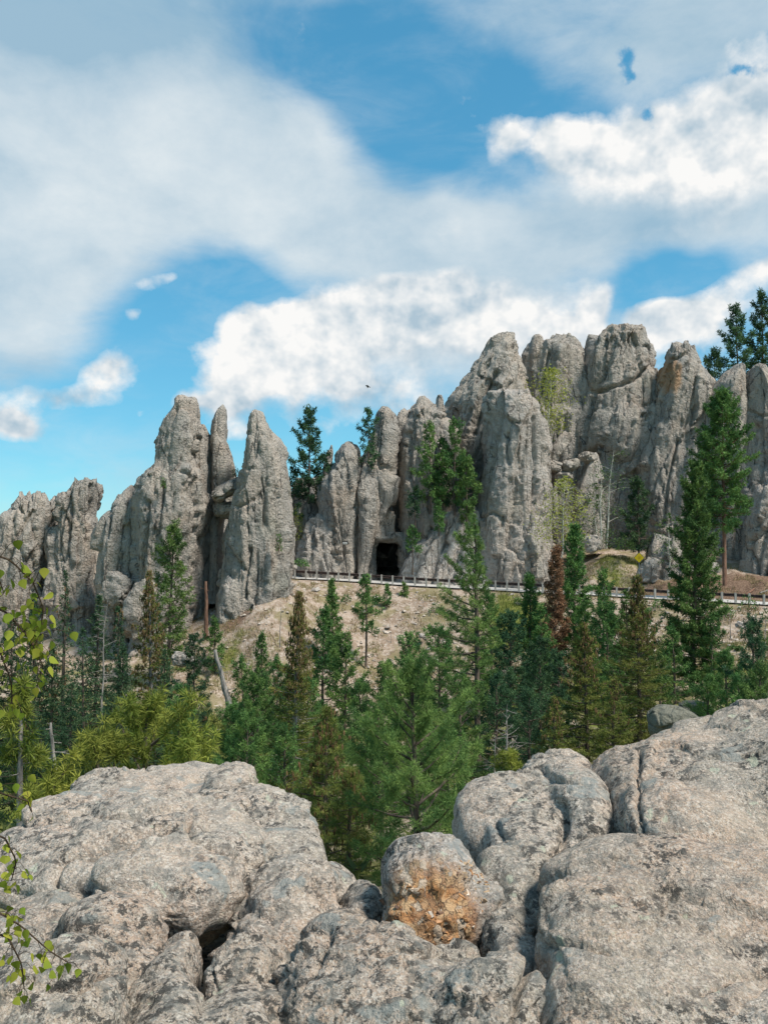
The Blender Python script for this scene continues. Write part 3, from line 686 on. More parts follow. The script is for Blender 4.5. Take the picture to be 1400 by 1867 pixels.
T('lone tapering pinnacle with a blunt tip standing right of the dark cleft', 'rock tower',
  [(752, 461, 474), (757, 456, 480), (775, 453, 486), (790, 452, 494), (800, 451, 500), (815, 449, 508), (850, 443, 517), (875, 438, 520), (900, 434, 521), (950, 430, 525), (1000, 422, 527), (1040, 416, 529), (1070, 410, 526), (1100, 404, 516), (1140, 400, 505), (1190, 396, 500)], 106, 4.0, G, 11, lean=-.03, jag=.6,
  cracks=[([(436, 925), (455, 915), (470, 905), (474, 898)], 2, .5), ([(456, 1000), (448, 1040), (446, 1090)], 2.5, .7), ([(476, 870), (486, 910), (480, 960)], 2, .4), ([(500, 1020), (504, 1060)], 2.5, .6)])
T('thin secondary edge on the right shoulder of the lone pinnacle', 'rock tower', [(784, 488, 493), (792, 484, 499), (815, 484, 508), (830, 480, 515), (860, 480, 521), (960, 480, 527), (1060, 480, 527)], 109, 2.2, G, 12, jag=.9)
tower('rock_ledge', 'low pale rock foot under the lone pinnacle on the slope', 'rock ledge', [(1050, 412, 430), (1075, 405, 446), (1110, 401, 448), (1160, 396, 446)], 104.5, 2.0, GM, 13)
def block(label, px, py, Y, s, rot, seed, mat, name='boulder', cat='boulder', ex=3.0, res=22, amp=.12, group=None):
    """a single boulder: a squared-off ellipsoid with broken, noisy faces"""
    u = np.linspace(-1, 1, res); fs = []; vs = []; n = 0
    for ax in range(3):
        for sg in (-1, 1):
            a, b = np.meshgrid(u, u, indexing='ij'); c3 = np.full_like(a, sg)
            p3 = [None] * 3; p3[ax] = c3; p3[(ax + 1) % 3] = a; p3[(ax + 2) % 3] = b
            vs.append(np.stack(p3, -1).reshape(-1, 3))
            i, j = np.meshgrid(np.arange(res - 1), np.arange(res - 1), indexing='ij')
            k = np.stack([i * res + j, (i + 1) * res + j, (i + 1) * res + j + 1, i * res + j + 1], -1).reshape(-1, 4)
            fs.append((k if sg > 0 else k[:, ::-1]) + n); n += res * res
    p = np.concatenate(vs); nrm = (np.abs(p) ** ex).sum(1) ** (1 / ex); p = p / nrm[:, None]
    sz = np.array(s); q = p * sz + seed * 7.1; m = sz.mean()
    f1, f2, cid, tl = worley(q / (m * .8))
    d = 1 + amp * (.9 * fbm(q / (m * .9), 4) + .8 * _cellv[cid] * np.clip((f2 - f1) * 5, 0, 1) + 1.6 * tl - .4 * np.exp(-((f2 - f1) / .06) ** 2))
    v = p * sz * d[:, None]
    Rm = np.array(Euler([R(x) for x in rot]).to_matrix())
    pos = at(px, py, Y)
    o = obj(name, v @ Rm.T, np.concatenate(fs), mat, loc=tuple(pos))
    return tag(o, label, cat, group)
block('large chockstone slab wedged at the top of the dark cleft', 414, 893, 108, (1.9, 2.6, .85), (10, -28, 0), 1, G)
block('dark angular chockstone hanging below the slanted slab in the cleft', 413, 930, 109, (1.5, 2.4, 1.0), (0, 5, 10), 2, G)
block('rounded boulder stuck low in the dark cleft', 421, 985, 109, (.9, 1.2, 1.9), (0, 12, 0), 3, G)
block('small boulder lodged near the foot of the cleft', 412, 1050, 107.5, (.8, 1, 1.5), (0, 14, 0), 33, G)
block('smooth rock wedge leaning on the left shoulder above the trees', 213, 1075, 105.5, (1.6, 1.2, 1.9), (0, 18, 0), 4, GW)
block('slanted rock fin at the foot of the tallest left spire', 252, 1108, 104, (1.5, 1.4, 3.6), (0, 24, 0), 5, GW)
block('rounded boulder below the tallest left spire among trees', 334, 1202, 92, (1.1, .9, .75), (0, 0, 0), 6, GM)
# centre: blade, tunnel towers
T('thin pale spike standing behind the dark pine', 'rock tower', [(813, 603, 606), (825, 597, 608), (850, 592, 607), (880, 588, 607), (960, 580, 606)], 131, 1.2, G, 14, jag=.3)
T('tall leaning blade of rock with a rounded crest left of the tunnel', 'rock tower',
  [(808, 631, 640), (814, 626, 646), (825, 619, 652), (850, 607, 655), (870, 596, 656), (890, 586, 657), (915, 581, 657), (950, 588, 655), (985, 596, 653), (1020, 605, 652), (1045, 610, 651), (1090, 612, 651)], 126, 4.2, G, 15, lean=-.1, jag=.3,
  cracks=[([(612, 1010), (640, 1008)], 2, .4)])
T('squat pale block standing at the roadside left of the tunnel', 'rock tower', [(941, 577, 597), (948, 570, 602), (965, 563, 607), (985, 556, 613), (1005, 551, 620), (1045, 547, 622), (1090, 545, 624)], 124.5, 2.6, GM, 16)
T('brownish rock rib behind the squat roadside block', 'rock tower', [(905, 530, 560), (925, 524, 580), (960, 520, 590), (1000, 524, 585), (1085, 520, 580)], 129, 3.0, GW, 17)
T('tall narrow tower rising directly over the tunnel mouth', 'rock tower',
  [(742, 697, 707), (748, 692, 713), (757, 688, 718), (780, 684, 722), (820, 676, 722), (850, 660, 718), (880, 650, 717), (920, 648, 716), (960, 650, 715), (984, 650, 720), (988, 650, 700), (992, 650, 683), (1020, 650, 682), (1050, 650, 681), (1090, 650, 680)], 128, 4.6, G, 18, jag=.4,
  cracks=[([(692, 880), (702, 920), (690, 945), (680, 960)], 2.5, .6), ([(652, 860), (668, 880), (664, 950), (656, 1000)], 3, .7), ([(684, 990), (668, 975)], 2, .4)])
T('low rounded rib set against the blade left of the tunnel', 'rock tower', [(858, 660, 670), (875, 656, 680), (910, 650, 690), (960, 650, 688), (1030, 650, 672), (1090, 648, 672)], 124.5, 2.0, G, 58)
T('broad fluted tower forming the right side of the tunnel mouth', 'rock tower',
  [(724, 765, 773), (728, 761, 777), (735, 758, 782), (745, 754, 800), (758, 748, 812), (775, 740, 822), (800, 732, 830), (850, 729, 842), (920, 730, 852), (985, 731, 862), (1000, 733, 872), (1090, 733, 885)], 129, 5.0, GW, 19, jag=.5,
  cracks=[([(742, 790), (746, 830), (742, 870)], 3.5, 1.1), ([(752, 760), (752, 800)], 2, .4), ([(812, 745), (812, 780)], 3, .8)])
T('small knobby crag on the left rim above the chimney over the tunnel', 'rock tower', [(748, 741, 748), (755, 733, 751), (765, 727, 752), (780, 724, 754), (850, 724, 750), (900, 724, 745)], 131, 2.2, G, 20, jag=.9)
T('little pointed tooth on the skyline beside the great leaning tower', 'rock tower', [(721, 800, 803), (728, 797, 806), (745, 794, 808), (790, 790, 812)], 134, 1.0, G, 21, jag=.3)
# the tunnel bore: lining of raw rock from the mouth into the hill
def tunnel():
    a, b = at(683, 1050, 124.2), at(732, 990, 124.2)
    n = 26; prof = []
    w = b[0] - a[0]; hgt = b[2] - a[2]
    for k in range(n + 1):
        s = k / n
        th = math.pi * s
        prof.append((a[0] + w * (.5 - .5 * np.sign(math.cos(th)) * abs(math.cos(th)) ** .35), a[2] - .6 + (hgt + .6) * abs(math.sin(th)) ** .35))
    prof = np.array(prof); ysn = np.linspace(126.6, 146, 40)
    inner = np.array([[x, y + .0, z] for y in ysn for x, z in prof]); c0 = np.array([a[0] + w / 2, 0, a[2] + hgt / 2])
    outer = np.array([[c0[0] + (x - c0[0]) * 1.7, y, c0[2] + (z - c0[2]) * 1.7] for y in ysn for x, z in prof])
    dr = inner - np.array([c0[0], 0, c0[2]]); dr[:, 1] = 0; dr /= np.linalg.norm(dr, axis=1)[:, None]
    inner = inner + dr * (.22 * fbm(inner / .9, 4) + .1)[:, None]
    m = n + 1
    i, j = np.meshgrid(np.arange(len(ysn) - 1), np.arange(n), indexing='ij')
    f = np.stack([i * m + j, i * m + j + 1, (i + 1) * m + j + 1, (i + 1) * m + j], -1).reshape(-1, 4)
    off = len(inner); jj = np.arange(n)
    lip = np.stack([jj, off + jj, off + jj + 1, jj + 1], -1)
    e = (len(ysn) - 1) * m
    endc = len(inner) + len(outer)
    v = np.concatenate([inner, outer, [[c0[0], 146.5, c0[2]]]])
    end = np.array([[e + k, e + k + 1, endc, endc] for k in range(n)] + [[e + n, e, endc, endc]])[:, :3]
    end = np.concatenate([end, end[:, 2:]], 1)
    me_v = np.concatenate([v, v[end[:, 2]] + (0, .3, 0)]); end[:, 3] = len(v) + np.arange(len(end))
    o = obj('tunnel', me_v, np.concatenate([f, f[:, ::-1] + off, lip, end]), G)
    tag(o, 'dark square-cut road tunnel mouth blasted through the granite', 'tunnel')
tunnel()
T('rock wall closing the narrow chimney above the tunnel mouth', 'rock tower', [(790, 712, 738), (850, 708, 742), (960, 700, 745), (982, 690, 745), (988, 690, 745)], 137, 3.5, G, 59)
# right massif
T('great leaning tower with a rounded summit, highest left of the birch', 'rock tower',
  [(608, 914, 929), (612, 909, 934), (618, 897, 937), (630, 888, 941), (640, 882, 943), (655, 870, 946), (670, 858, 950), (700, 838, 955), (720, 824, 958), (740, 816, 960), (780, 812, 960), (850, 815, 960), (950, 830, 960), (1090, 835, 960)], 136, 6.0, G, 22, lean=.35, jag=.3,
  cracks=[([(835, 745), (815, 800)], 3, .6), ([(860, 745), (845, 790), (835, 830)], 3, .8), ([(905, 680), (880, 730), (866, 790)], 4, 1.2), ([(880, 690), (868, 682), (890, 665)], 2.5, .5)])
T('broad front buttress with scarred white patches rising from the guardrail', 'rock tower',
  [(713, 925, 948), (717, 905, 958), (724, 890, 966), (745, 884, 979), (760, 884, 988), (780, 884, 996), (800, 886, 1000), (850, 881, 1002), (900, 873, 1002), (940, 866, 1002), (1000, 862, 1006), (1050, 866, 1012), (1100, 868, 1016)], 124.5, 5.5, GM, 23, lean=.12, jag=.4,
  cracks=[([(880, 945), (900, 935), (918, 945), (916, 960)], 2, .5), ([(935, 770), (945, 775), (960, 770)], 2, .4), ([(975, 760), (977, 850), (975, 940)], 2.5, .5), ([(928, 790), (924, 820), (930, 850)], 2, .4)])
T('slim rib on the right edge of the scarred front buttress', 'rock tower', [(775, 985, 994), (800, 980, 1002), (860, 975, 1005), (940, 970, 1004), (1090, 965, 1010)], 127, 2.5, GW, 24)
T('pale blasted rock apron between the tunnel and the front buttress', 'rock tower',
  [(925, 845, 868), (940, 820, 880), (955, 800, 884), (975, 775, 888), (1000, 757, 892), (1030, 745, 896), (1060, 738, 900), (1100, 734, 905)], 123.6, 3.6, GP, 25, lean=.3, amp=1.1)
T('lumpy double-headed tower behind the yellow birch', 'rock tower',
  [(612, 1022, 1034), (617, 1012, 1041), (625, 1006, 1047), (632, 970, 1050), (640, 958, 1054), (652, 949, 1058), (680, 945, 1062), (720, 944, 1066), (800, 944, 1070), (900, 944, 1080), (1000, 944, 1080)], 141, 6.0, G, 26, lean=.1, jag=.5,
  cracks=[([(1000, 640), (985, 700), (975, 760)], 3, .8)])
T('small rounded knob capping the left shoulder of the double-headed tower', 'rock tower', [(611, 974, 984), (616, 970, 989), (625, 967, 991), (640, 963, 995), (680, 960, 1000)], 139, 2.0, G, 27, jag=.2)
T('massive flat-domed summit block split by a slanting crack', 'rock tower',
  [(600, 1112, 1136), (603, 1103, 1150), (608, 1092, 1160), (618, 1085, 1169), (635, 1079, 1179), (650, 1074, 1186), (662, 1071, 1188), (672, 1069, 1186), (690, 1068, 1196), (710, 1064, 1204), (740, 1056, 1208), (790, 1050, 1206), (840, 1046, 1200), (880, 1050, 1190), (1000, 1060, 1180)], 138, 6.5, G, 28, lean=.25, jag=.35,
  cracks=[([(1188, 668), (1160, 690), (1120, 705), (1080, 716)], 3.2, 1.0), ([(1105, 620), (1095, 680), (1080, 716), (1070, 760)], 2.5, .7), ([(1160, 765), (1140, 800), (1130, 825)], 3, .9), ([(1145, 610), (1150, 640)], 2, .5), ([(1120, 760), (1100, 790), (1092, 830)], 2.5, .6)])
T('tiny rock nub in the notch left of the domed summit block', 'rock tower', [(641, 1067, 1074), (648, 1063, 1078), (665, 1060, 1080), (720, 1058, 1080)], 142, 1.2, G, 29, jag=.2)
block('small loose rock perched right of the domed summit block', 1193, 677, 137, (.55, .5, .5), (0, 20, 0), 7, G)
T('bulging rounded face hanging over the shady alcove behind the birches', 'rock tower', [(730, 1120, 1150), (745, 1108, 1170), (770, 1098, 1185), (800, 1092, 1190), (825, 1095, 1180), (842, 1102, 1160), (850, 1110, 1140)], 134, 3.4, G, 30, lean=.2, amp=.8, cracks=[([(1155, 770), (1140, 810)], 2.5, .6)])
T('tall tower with a rust stain below its squared cap', 'rock tower',
  [(628, 1232, 1254), (633, 1222, 1261), (642, 1218, 1263), (655, 1214, 1268), (680, 1208, 1277), (700, 1203, 1286), (725, 1198, 1292), (760, 1188, 1294), (800, 1175, 1294), (850, 1163, 1292), (900, 1160, 1290), (950, 1168, 1288), (1000, 1172, 1286), (1100, 1172, 1286)], 132, 5.5, MT['cliff_stain'], 31, lean=.2, jag=.5,
  cracks=[([(1216, 658), (1235, 655), (1258, 640)], 2.5, .7), ([(1270, 690), (1262, 740), (1268, 745)], 2.5, .6), ([(1195, 790), (1180, 850), (1172, 900)], 3, .8), ([(1235, 800), (1215, 880), (1210, 950)], 3, .7)])
T('blocky shoulder slab on the right side of the rust-stained tower', 'rock tower', [(676, 1268, 1276), (690, 1263, 1285), (710, 1260, 1290), (735, 1262, 1294), (770, 1268, 1296), (860, 1262, 1298), (1000, 1255, 1298), (1090, 1250, 1300)], 130.5, 3.5, G, 32)
T('low dark rock wall at the back of the alcove', 'rock tower', [(800, 1000, 1060), (830, 990, 1130), (880, 990, 1180), (1000, 990, 1190), (1080, 990, 1190)], 137, 3.0, G, 33)
T('slanting slim pillar in the alcove under the birches', 'rock tower', [(830, 1078, 1090), (845, 1068, 1096), (880, 1052, 1098), (930, 1042, 1100), (1000, 1040, 1105)], 128, 2.0, G, 34, lean=.3)
block('tilted slab jammed in the gully right of the front buttress', 1018, 818, 128.5, (.9, 1.1, 2.6), (0, 32, 0), 8, G)
for k, (bx, by, sx, sz, rt, lb) in enumerate([(1008, 850, 1.1, .75, 10, 'squared boulder in the gully right of the front buttress'), (1040, 848, 1.2, .8, -15, 'pale rounded boulder at the centre of the gully pile'),
                                             (1072, 835, .95, .7, 25, 'upper angular boulder of the gully pile'), (1027, 868, 1.0, .6, 0, 'lowest boulder of the gully pile')]):
    block(lb, bx, by, 127.5, (sx, 1.1, sz), (0, rt, 20 * k), 9 + k, G)
T('smooth tapering tower behind the big right pine', 'rock tower', [(666, 1340, 1352), (672, 1334, 1356), (685, 1322, 1357), (700, 1311, 1356), (720, 1301, 1355), (760, 1292, 1357), (850, 1288, 1362), (950, 1290, 1366), (1090, 1290, 1370)], 128, 4.5, G, 35, lean=.15, jag=.3)
T('rounded tower cut off by the right edge of the view', 'rock tower', [(664, 1378, 1386), (670, 1372, 1392), (690, 1365, 1399), (720, 1359, 1412), (800, 1353, 1440), (900, 1352, 1460), (1090, 1350, 1470)], 126, 5.0, GW, 36, jag=.3, cracks=[([(1355, 745), (1380, 757), (1420, 755)], 2, .5)])
T('leaning front slab with a dark diagonal crack at the right edge', 'rock tower', [(866, 1397, 1430), (885, 1388, 1450), (920, 1377, 1470), (960, 1366, 1480), (1000, 1358, 1480), (1050, 1352, 1480), (1100, 1350, 1480)], 119, 3.6, GM, 37, lean=.35,
  cracks=[([(1400, 960), (1375, 985), (1362, 990)], 2.5, .8), ([(1362, 1000), (1375, 1020), (1380, 1045)], 2.5, .7)])
T('low rock step behind the columnar pine at the roadside', 'rock tower', [(985, 1200, 1260), (1005, 1185, 1290), (1040, 1178, 1310), (1100, 1172, 1320)], 121, 3.0, GW, 38)
block('pale split boulder behind the yellow warning sign', 1170, 1048, 118.5, (.7, .7, 1.4), (0, 22, 0), 14, GM)
block('rounded grey boulder on the bank right of the warning sign', 1186, 1041, 118.3, (1.1, .9, 1.5), (0, 10, 0), 15, GM)
block('rounded pale boulder on the grassy bank below the drooping birch', 1080, 993, 120, (1.1, .9, 1.2), (0, -8, 0), 16, GM)
T('dark rear wall of rock far behind the gap with the dark pine', 'rock tower', [(880, 545, 600), (920, 525, 640), (1000, 520, 660), (1090, 520, 660)], 135, 2.5, G, 39)
T('hidden back ridge of the massif behind the front buttress', 'rock tower', [(760, 860, 1240), (800, 830, 1300), (900, 800, 1420), (1090, 760, 1500)], 150, 4.0, G, 40, res=.6)

# ------------------------------------------------------------------ foreground granite outcrop
def superell(n=40):
    u = np.linspace(-1, 1, n); fs = []; vs = []; k = 0
    for ax in range(3):
        for sg in (-1, 1):
            a, b = np.meshgrid(u, u, indexing='ij'); p3 = [None] * 3; p3[ax] = np.full_like(a, sg); p3[(ax + 1) % 3] = a; p3[(ax + 2) % 3] = b
            vs.append(np.stack(p3, -1).reshape(-1, 3))
            i, j = np.meshgrid(np.arange(n - 1), np.arange(n - 1), indexing='ij')
            f = np.stack([i * n + j, i * n + j + 1, (i + 1) * n + j + 1, (i + 1) * n + j], -1).reshape(-1, 4)
            fs.append((f if sg > 0 else f[:, ::-1]) + k); k += n * n
    return np.concatenate(vs), np.concatenate(fs)
SE_V, SE_F = superell()
SPECS = []
def outcrop(*a, **k): SPECS.append((a, k))
def lump_frames(lumps):
    out = []
    for px, py, Y, sz, rot, ex in lumps:
        out.append((at(px, py, Y), np.array(Euler([R(a) for a in rot]).to_matrix()), np.array(sz), ex))
    return out
def build_outcrop(others, label, lumps, voxel, mat, seed, amp=1.0, smooth=6, rough=None, gapw=1.0, joint=True, name='boulder', cat='boulder', cracks=()):
    """lumps: (px, py, Y, half sizes xyz, turn xyz in degrees, squareness); fused, then weathered"""
    V_, F_, n = [], [], 0
    for px, py, Y, sz, rot, ex in lumps:
        p = SE_V / ((np.abs(SE_V) ** ex).sum(1) ** (1 / ex))[:, None]
        Rm = np.array(Euler([R(a) for a in rot]).to_matrix())
        V_.append((p * np.array(sz)) @ Rm.T + at(px, py, Y)); F_.append(SE_F + n); n += len(p)
    tmp = bpy.data.objects.new('tmp', mesh_data('tmp', np.concatenate(V_), np.concatenate(F_), None)); C.objects.link(tmp)
    m = tmp.modifiers.new('a', 'REMESH'); m.mode = 'VOXEL'; m.voxel_size = voxel * 1.6
    m = tmp.modifiers.new('b', 'SMOOTH'); m.factor = .5; m.iterations = smooth
    m = tmp.modifiers.new('c', 'REMESH'); m.mode = 'VOXEL'; m.voxel_size = voxel
    m = tmp.modifiers.new('d', 'SMOOTH'); m.factor = .5; m.iterations = 3
    dg = bpy.context.evaluated_depsgraph_get(); dg.update()
    ev = tmp.evaluated_get(dg); me = ev.to_mesh()
    nv = len(me.vertices); v = np.empty(nv * 3, np.float32); me.vertices.foreach_get('co', v); v = v.reshape(-1, 3).astype(float)
    N = np.empty(nv * 3, np.float32); me.vertices.foreach_get('normal', N); N = N.reshape(-1, 3).astype(float)
    npoly = len(me.polygons); f = np.empty(npoly * 4, np.int32)
    assert len(me.loops) == npoly * 4
    me.loops.foreach_get('vertex_index', f); f = f.reshape(-1, 4)
    ev.to_mesh_clear(); bpy.data.objects.remove(tmp)
    q = v + seed * 3.1
    w3 = np.stack([perlin(q * 3 + 5), perlin(q * 3 + 9), perlin(q * 3 + 31)], 1)
    f1, f2, cid, tl = worley(q / .55 + .25 * w3)
    g1, g2, gid, tg = worley(q / .16 + .3 * w3 + 9)
    k1, k2, kid, tk = worley(q / .045 + 50)
    br = np.clip(.35 + 1.3 * perlin(q / .7 + 3), .1, 1.2)
    d = .036 * fbm(q / .55, 4) + .030 * tl + .008 * _cellv[cid] - .030 * np.clip(1.6 * perlin(q / .8 + 70), 0, 1) * np.exp(-((f2 - f1) / .05) ** 2)
    d += br * (.024 * tg + .010 * _cellv[gid] - .010 * np.exp(-((g2 - g1) / .07) ** 2)) + br * (.007 * _cellv[kid] + .011 * tk)
    d += .012 * fbm(q / .11, 4) * (.4 + br) - .016 * np.clip(fbm(q / .06, 3) - .55, 0, 1) * br
    d -= .035 * np.exp(-(perlin(q / np.array([1.3, 1.0, .5])) / .014) ** 2) * np.clip(.2 + 1.5 * perlin(q / .9 + 41), 0, 1)
    if rough is not None:
        c0, r0, a0 = rough
        wgt = np.clip(1.35 - np.linalg.norm((v - c0) / r0, axis=1), 0, 1)
        h1, h2, hid, th = worley(q / np.array([.062, .062, .085]) + .2 * w3 + 5)
        d = d * (1 - .6 * wgt) + a0 * np.clip(wgt * 1.6, 0, 1) * (.9 * _cellv[hid] + 1.2 * th - .5)
    d *= amp
    if cracks:
        pp = project(v)
        for poly, wpx, dep in cracks:
            d -= dep * np.exp(-(seg_dist(pp + 4 * np.stack([perlin(q / .12), perlin(q / .12 + 7)], 1), poly) / wpx) ** 2)
    # a real gap where neighbouring blocks meet: both recede from the joint
    gap = np.full(len(v), 9.0)
    for c_, Rm, sz, ex in others:
        l = ((v - c_) @ Rm) / sz
        F = (np.abs(l) ** ex).sum(1) ** (1 / ex)
        gap = np.minimum(gap, np.abs(F - 1) * sz.min() * np.where(F < 1, .5, 1))
    d -= .085 * gapw * np.clip(.75 + .8 * perlin(q / .5 + 17), .15, 1.2) * np.exp(-(gap / .055) ** 2)
    v = v + N * d[:, None]
    return tag(obj(name, v, f, mat), label, cat)
OG = outcrop_rock('pale_outcrop_granite', .3, .42, None, .4, (1.12, 1.085, 1.04))
OD = outcrop_rock('speckled_outcrop_granite', .3, .95, None, .4, (1.0, .975, .93))  # lichen specks, thickened to put the lower rocks' weaker skylight into the colour
OP = outcrop_rock('pink_outcrop_granite', 1.15, .38, None, .4, (1.02, .955, .89))
IRON = at(785, 1668, 4.38)
OI = outcrop_rock('iron_stained_granite', .3, .55, IRON, .26)
OS = outcrop_rock('slab_granite', .7, .36, None, .4, (1.05, 1.0, .94))
VX = .0222
# left outcrop
outcrop('wide pale capstone with a dark overhang beneath its front lip', [
    (290, 1575, 5.7, (.70, .75, .20), (10, 5, -12), 2.8), (310, 1618, 5.1, (.44, .40, .19), (14, 4, 16), 2.6), (150, 1560, 5.9, (.58, .6, .19), (6, -3, 16), 2.6), (190, 1500, 6.7, (.60, .45, .13), (6, 2, 8), 2.8)],
    VX, OG, 1, smooth=8, cracks=[([(20, 1500), (120, 1490), (160, 1478), (255, 1482), (345, 1470)], 5, .07), ([(95, 1585), (110, 1560), (190, 1548), (250, 1520), (330, 1510), (345, 1495)], 5, .06),
    ([(345, 1495), (350, 1530), (420, 1560), (500, 1575)], 6, .06), ([(95, 1585), (110, 1610), (180, 1615)], 5, .05), ([(215, 1535), (300, 1545), (390, 1575)], 5, .03)])
outcrop('blocky pale slab end with a squared right side, right part of the left outcrop', [
    (478, 1532, 6.4, (.40, .5, .22), (8, 7, 8), 3.6), (430, 1500, 6.9, (.45, .5, .17), (6, 2, 0), 2.8), (500, 1565, 6.0, (.34, .35, .18), (10, 5, 0), 3.0)], VX, OG, 2, cracks=[([(485, 1550), (540, 1552), (565, 1580)], 5, .06), ([(360, 1500), (400, 1470), (455, 1455)], 5, .05)])
outcrop('back ledge of pale rock along the top of the left outcrop', [
    (225, 1445, 8.0, (.44, .5, .15), (2, 3, 5), 2.6), (330, 1432, 8.2, (.40, .5, .15), (0, -2, 0), 2.4), (418, 1442, 7.8, (.23, .40, .20), (0, 6, 0), 2.6), (250, 1475, 7.6, (.62, .5, .12), (4, 0, 0), 2.8)], VX * 1.1, OG, 3)
outcrop('small rounded stone lying at the foot of the back ledge', [(398, 1455, 7.0, (.145, .18, .08), (0, 4, 10), 2.3)], .010, OG, 4, amp=.5)
outcrop('rounded boulder with a pinkish crown below the capstone at lower left', [
    (185, 1745, 4.5, (.32, .40, .24), (16, 4, -8), 2.3), (225, 1850, 4.2, (.20, .34, .26), (20, 16, 0), 2.3), (75, 1722, 4.8, (.36, .42, .18), (10, -8, 0), 2.3)], VX * .85, OS, 5,
    cracks=[([(205, 1735), (210, 1790), (240, 1867)], 5, .09), ([(95, 1690), (160, 1700), (210, 1720)], 8, .05)])
outcrop('big dark-speckled boulder filling the bottom left corner', [
    (90, 1895, 3.75, (.34, .42, .28), (16, -2, 0), 2.5), (-60, 1850, 4.0, (.34, .5, .28), (10, 0, 0), 2.4), (160, 1880, 3.9, (.19, .36, .22), (18, 12, 0), 2.5)], VX * .75, OD, 6, cracks=[([(95, 1790), (150, 1785), (205, 1770)], 7, .07)])
outcrop('wedge of grey rock in the cleft between the lower left boulders', [(285, 1880, 4.1, (.17, .45, .28), (12, 10, 0), 2.5), (310, 1930, 3.8, (.25, .4, .22), (10, 0, 0), 2.4)], VX * .8, OD, 7)
outcrop('sloping boulder with a sharp ridge at the centre under the dark trees', [
    (530, 1700, 4.95, (.39, .50, .25), (12, -10, 28), 2.5), (600, 1672, 5.2, (.26, .42, .20), (8, 14, 20), 2.6), (480, 1752, 4.7, (.24, .36, .2), (14, -18, 20), 2.4)], VX * .9, OG, 8, cracks=[([(370, 1690), (460, 1695), (560, 1720)], 6, .05), ([(560, 1590), (600, 1640), (640, 1680)], 6, .03)])
outcrop('overhanging speckled boulder just below the sloping centre boulder', [
    (452, 1822, 4.2, (.27, .34, .19), (16, 12, 10), 2.4), (400, 1838, 4.3, (.17, .30, .16), (14, -12, 0), 2.4), (525, 1815, 4.4, (.20, .32, .17), (14, 14, 0), 2.4)], VX * .8, OD, 9)
outcrop('low grey rock at the bottom edge left of the centre', [(420, 1925, 3.85, (.28, .4, .18), (12, 6, 0), 2.5), (490, 1900, 4.0, (.24, .36, .17), (14, 10, 0), 2.4)], VX * .75, OD, 10)
# right outcrop
outcrop('huge pale slab rising to the right edge with a bright grainy top', [
    (1330, 1455, 5.7, (.68, .80, .34), (10, -10, -14), 2.7), (1180, 1470, 5.6, (.36, .6, .26), (12, -14, -6), 2.6), (1500, 1440, 5.6, (.6, .9, .42), (10, -7, 0), 2.6), (1280, 1525, 5.0, (.45, .42, .18), (16, 10, 0), 2.5)],
    VX, OS, 11, gapw=.38, cracks=[([(1092, 1440), (1095, 1510)], 7, .09), ([(1165, 1375), (1158, 1450), (1165, 1520)], 5, .06), ([(1240, 1545), (1300, 1565), (1400, 1572)], 5, .06)])
outcrop('knuckled pale rock behind the rusty knob at the top of the right outcrop', [
    (1030, 1432, 6.0, (.26, .45, .17), (8, -4, 0), 2.6), (920, 1500, 5.7, (.30, .45, .23), (10, -5, 0), 2.6), (1065, 1495, 5.5, (.17, .4, .22), (14, 4, 0), 3.0), (970, 1570, 5.2, (.26, .4, .20), (16, 0, 10), 2.4), (868, 1520, 5.8, (.12, .4, .18), (5, 0, 0), 2.5)], VX * .9, OG, 12, gapw=.38, amp=.8, cracks=[([(1025, 1470), (1030, 1540), (1000, 1560)], 6, .08), ([(985, 1400), (1010, 1425), (1075, 1430)], 5, .05), ([(900, 1500), (940, 1560), (990, 1590)], 6, .05)])
outcrop('round-topped knob with a broken rust-orange crystal face', [
    (778, 1610, 4.75, (.245, .28, .21), (6, 3, 0), 2.6), (785, 1690, 4.6, (.25, .24, .18), (0, 0, 0), 2.8), (865, 1665, 4.75, (.18, .26, .20), (10, 0, 0), 2.5)], VX * .62, OI, 13, gapw=.38,
    rough=(at(790, 1675, 4.42), np.array([.26, .34, .17]), .016), smooth=5)
outcrop('great pinkish dome of granite filling the lower right', [
    (1200, 1722, 4.35, (.56, .56, .39), (14, -3, 0), 2.6), (1115, 1800, 4.0, (.36, .46, .40), (16, 5, 0), 2.8), (1400, 1740, 4.2, (.60, .6, .36), (14, 2, 0), 2.5), (1220, 1900, 3.6, (.52, .4, .30), (14, 0, 0), 2.5)], VX * .85, OP, 14, gapw=.38, amp=.8,
    cracks=[([(985, 1718), (1050, 1720), (1110, 1735)], 5, .04), ([(1280, 1800), (1340, 1770), (1400, 1765)], 5, .03)])
outcrop('sloping grey apron of rock with white crystals at the bottom centre', [
    (680, 1870, 3.95, (.40, .5, .25), (16, -16, 20), 2.5), (820, 1880, 4.0, (.30, .42, .22), (18, 0, 0), 2.5), (910, 1900, 3.7, (.24, .36, .26), (16, 0, 0), 2.4), (640, 1770, 4.5, (.21, .42, .2), (12, -28, 20), 2.4), (672, 1715, 4.95, (.14, .36, .25), (10, -10, 0), 2.4)], VX * .8, OD, 15, gapw=.38, cracks=[([(690, 1740), (780, 1735), (880, 1740)], 6, .05), ([(600, 1700), (560, 1790), (520, 1867)], 6, .05), ([(930, 1867), (950, 1790), (980, 1740)], 7, .08)])
outcrop('cracked grey rock between the rusty knob and the pink dome', [(925, 1720, 4.5, (.17, .32, .20), (12, 4, 0), 2.5), (950, 1640, 4.8, (.24, .36, .2), (14, 6, 0), 2.5), (940, 1790, 4.2, (.13, .3, .2), (14, 0, 0), 2.5)], VX * .75, OD, 16, gapw=.38)
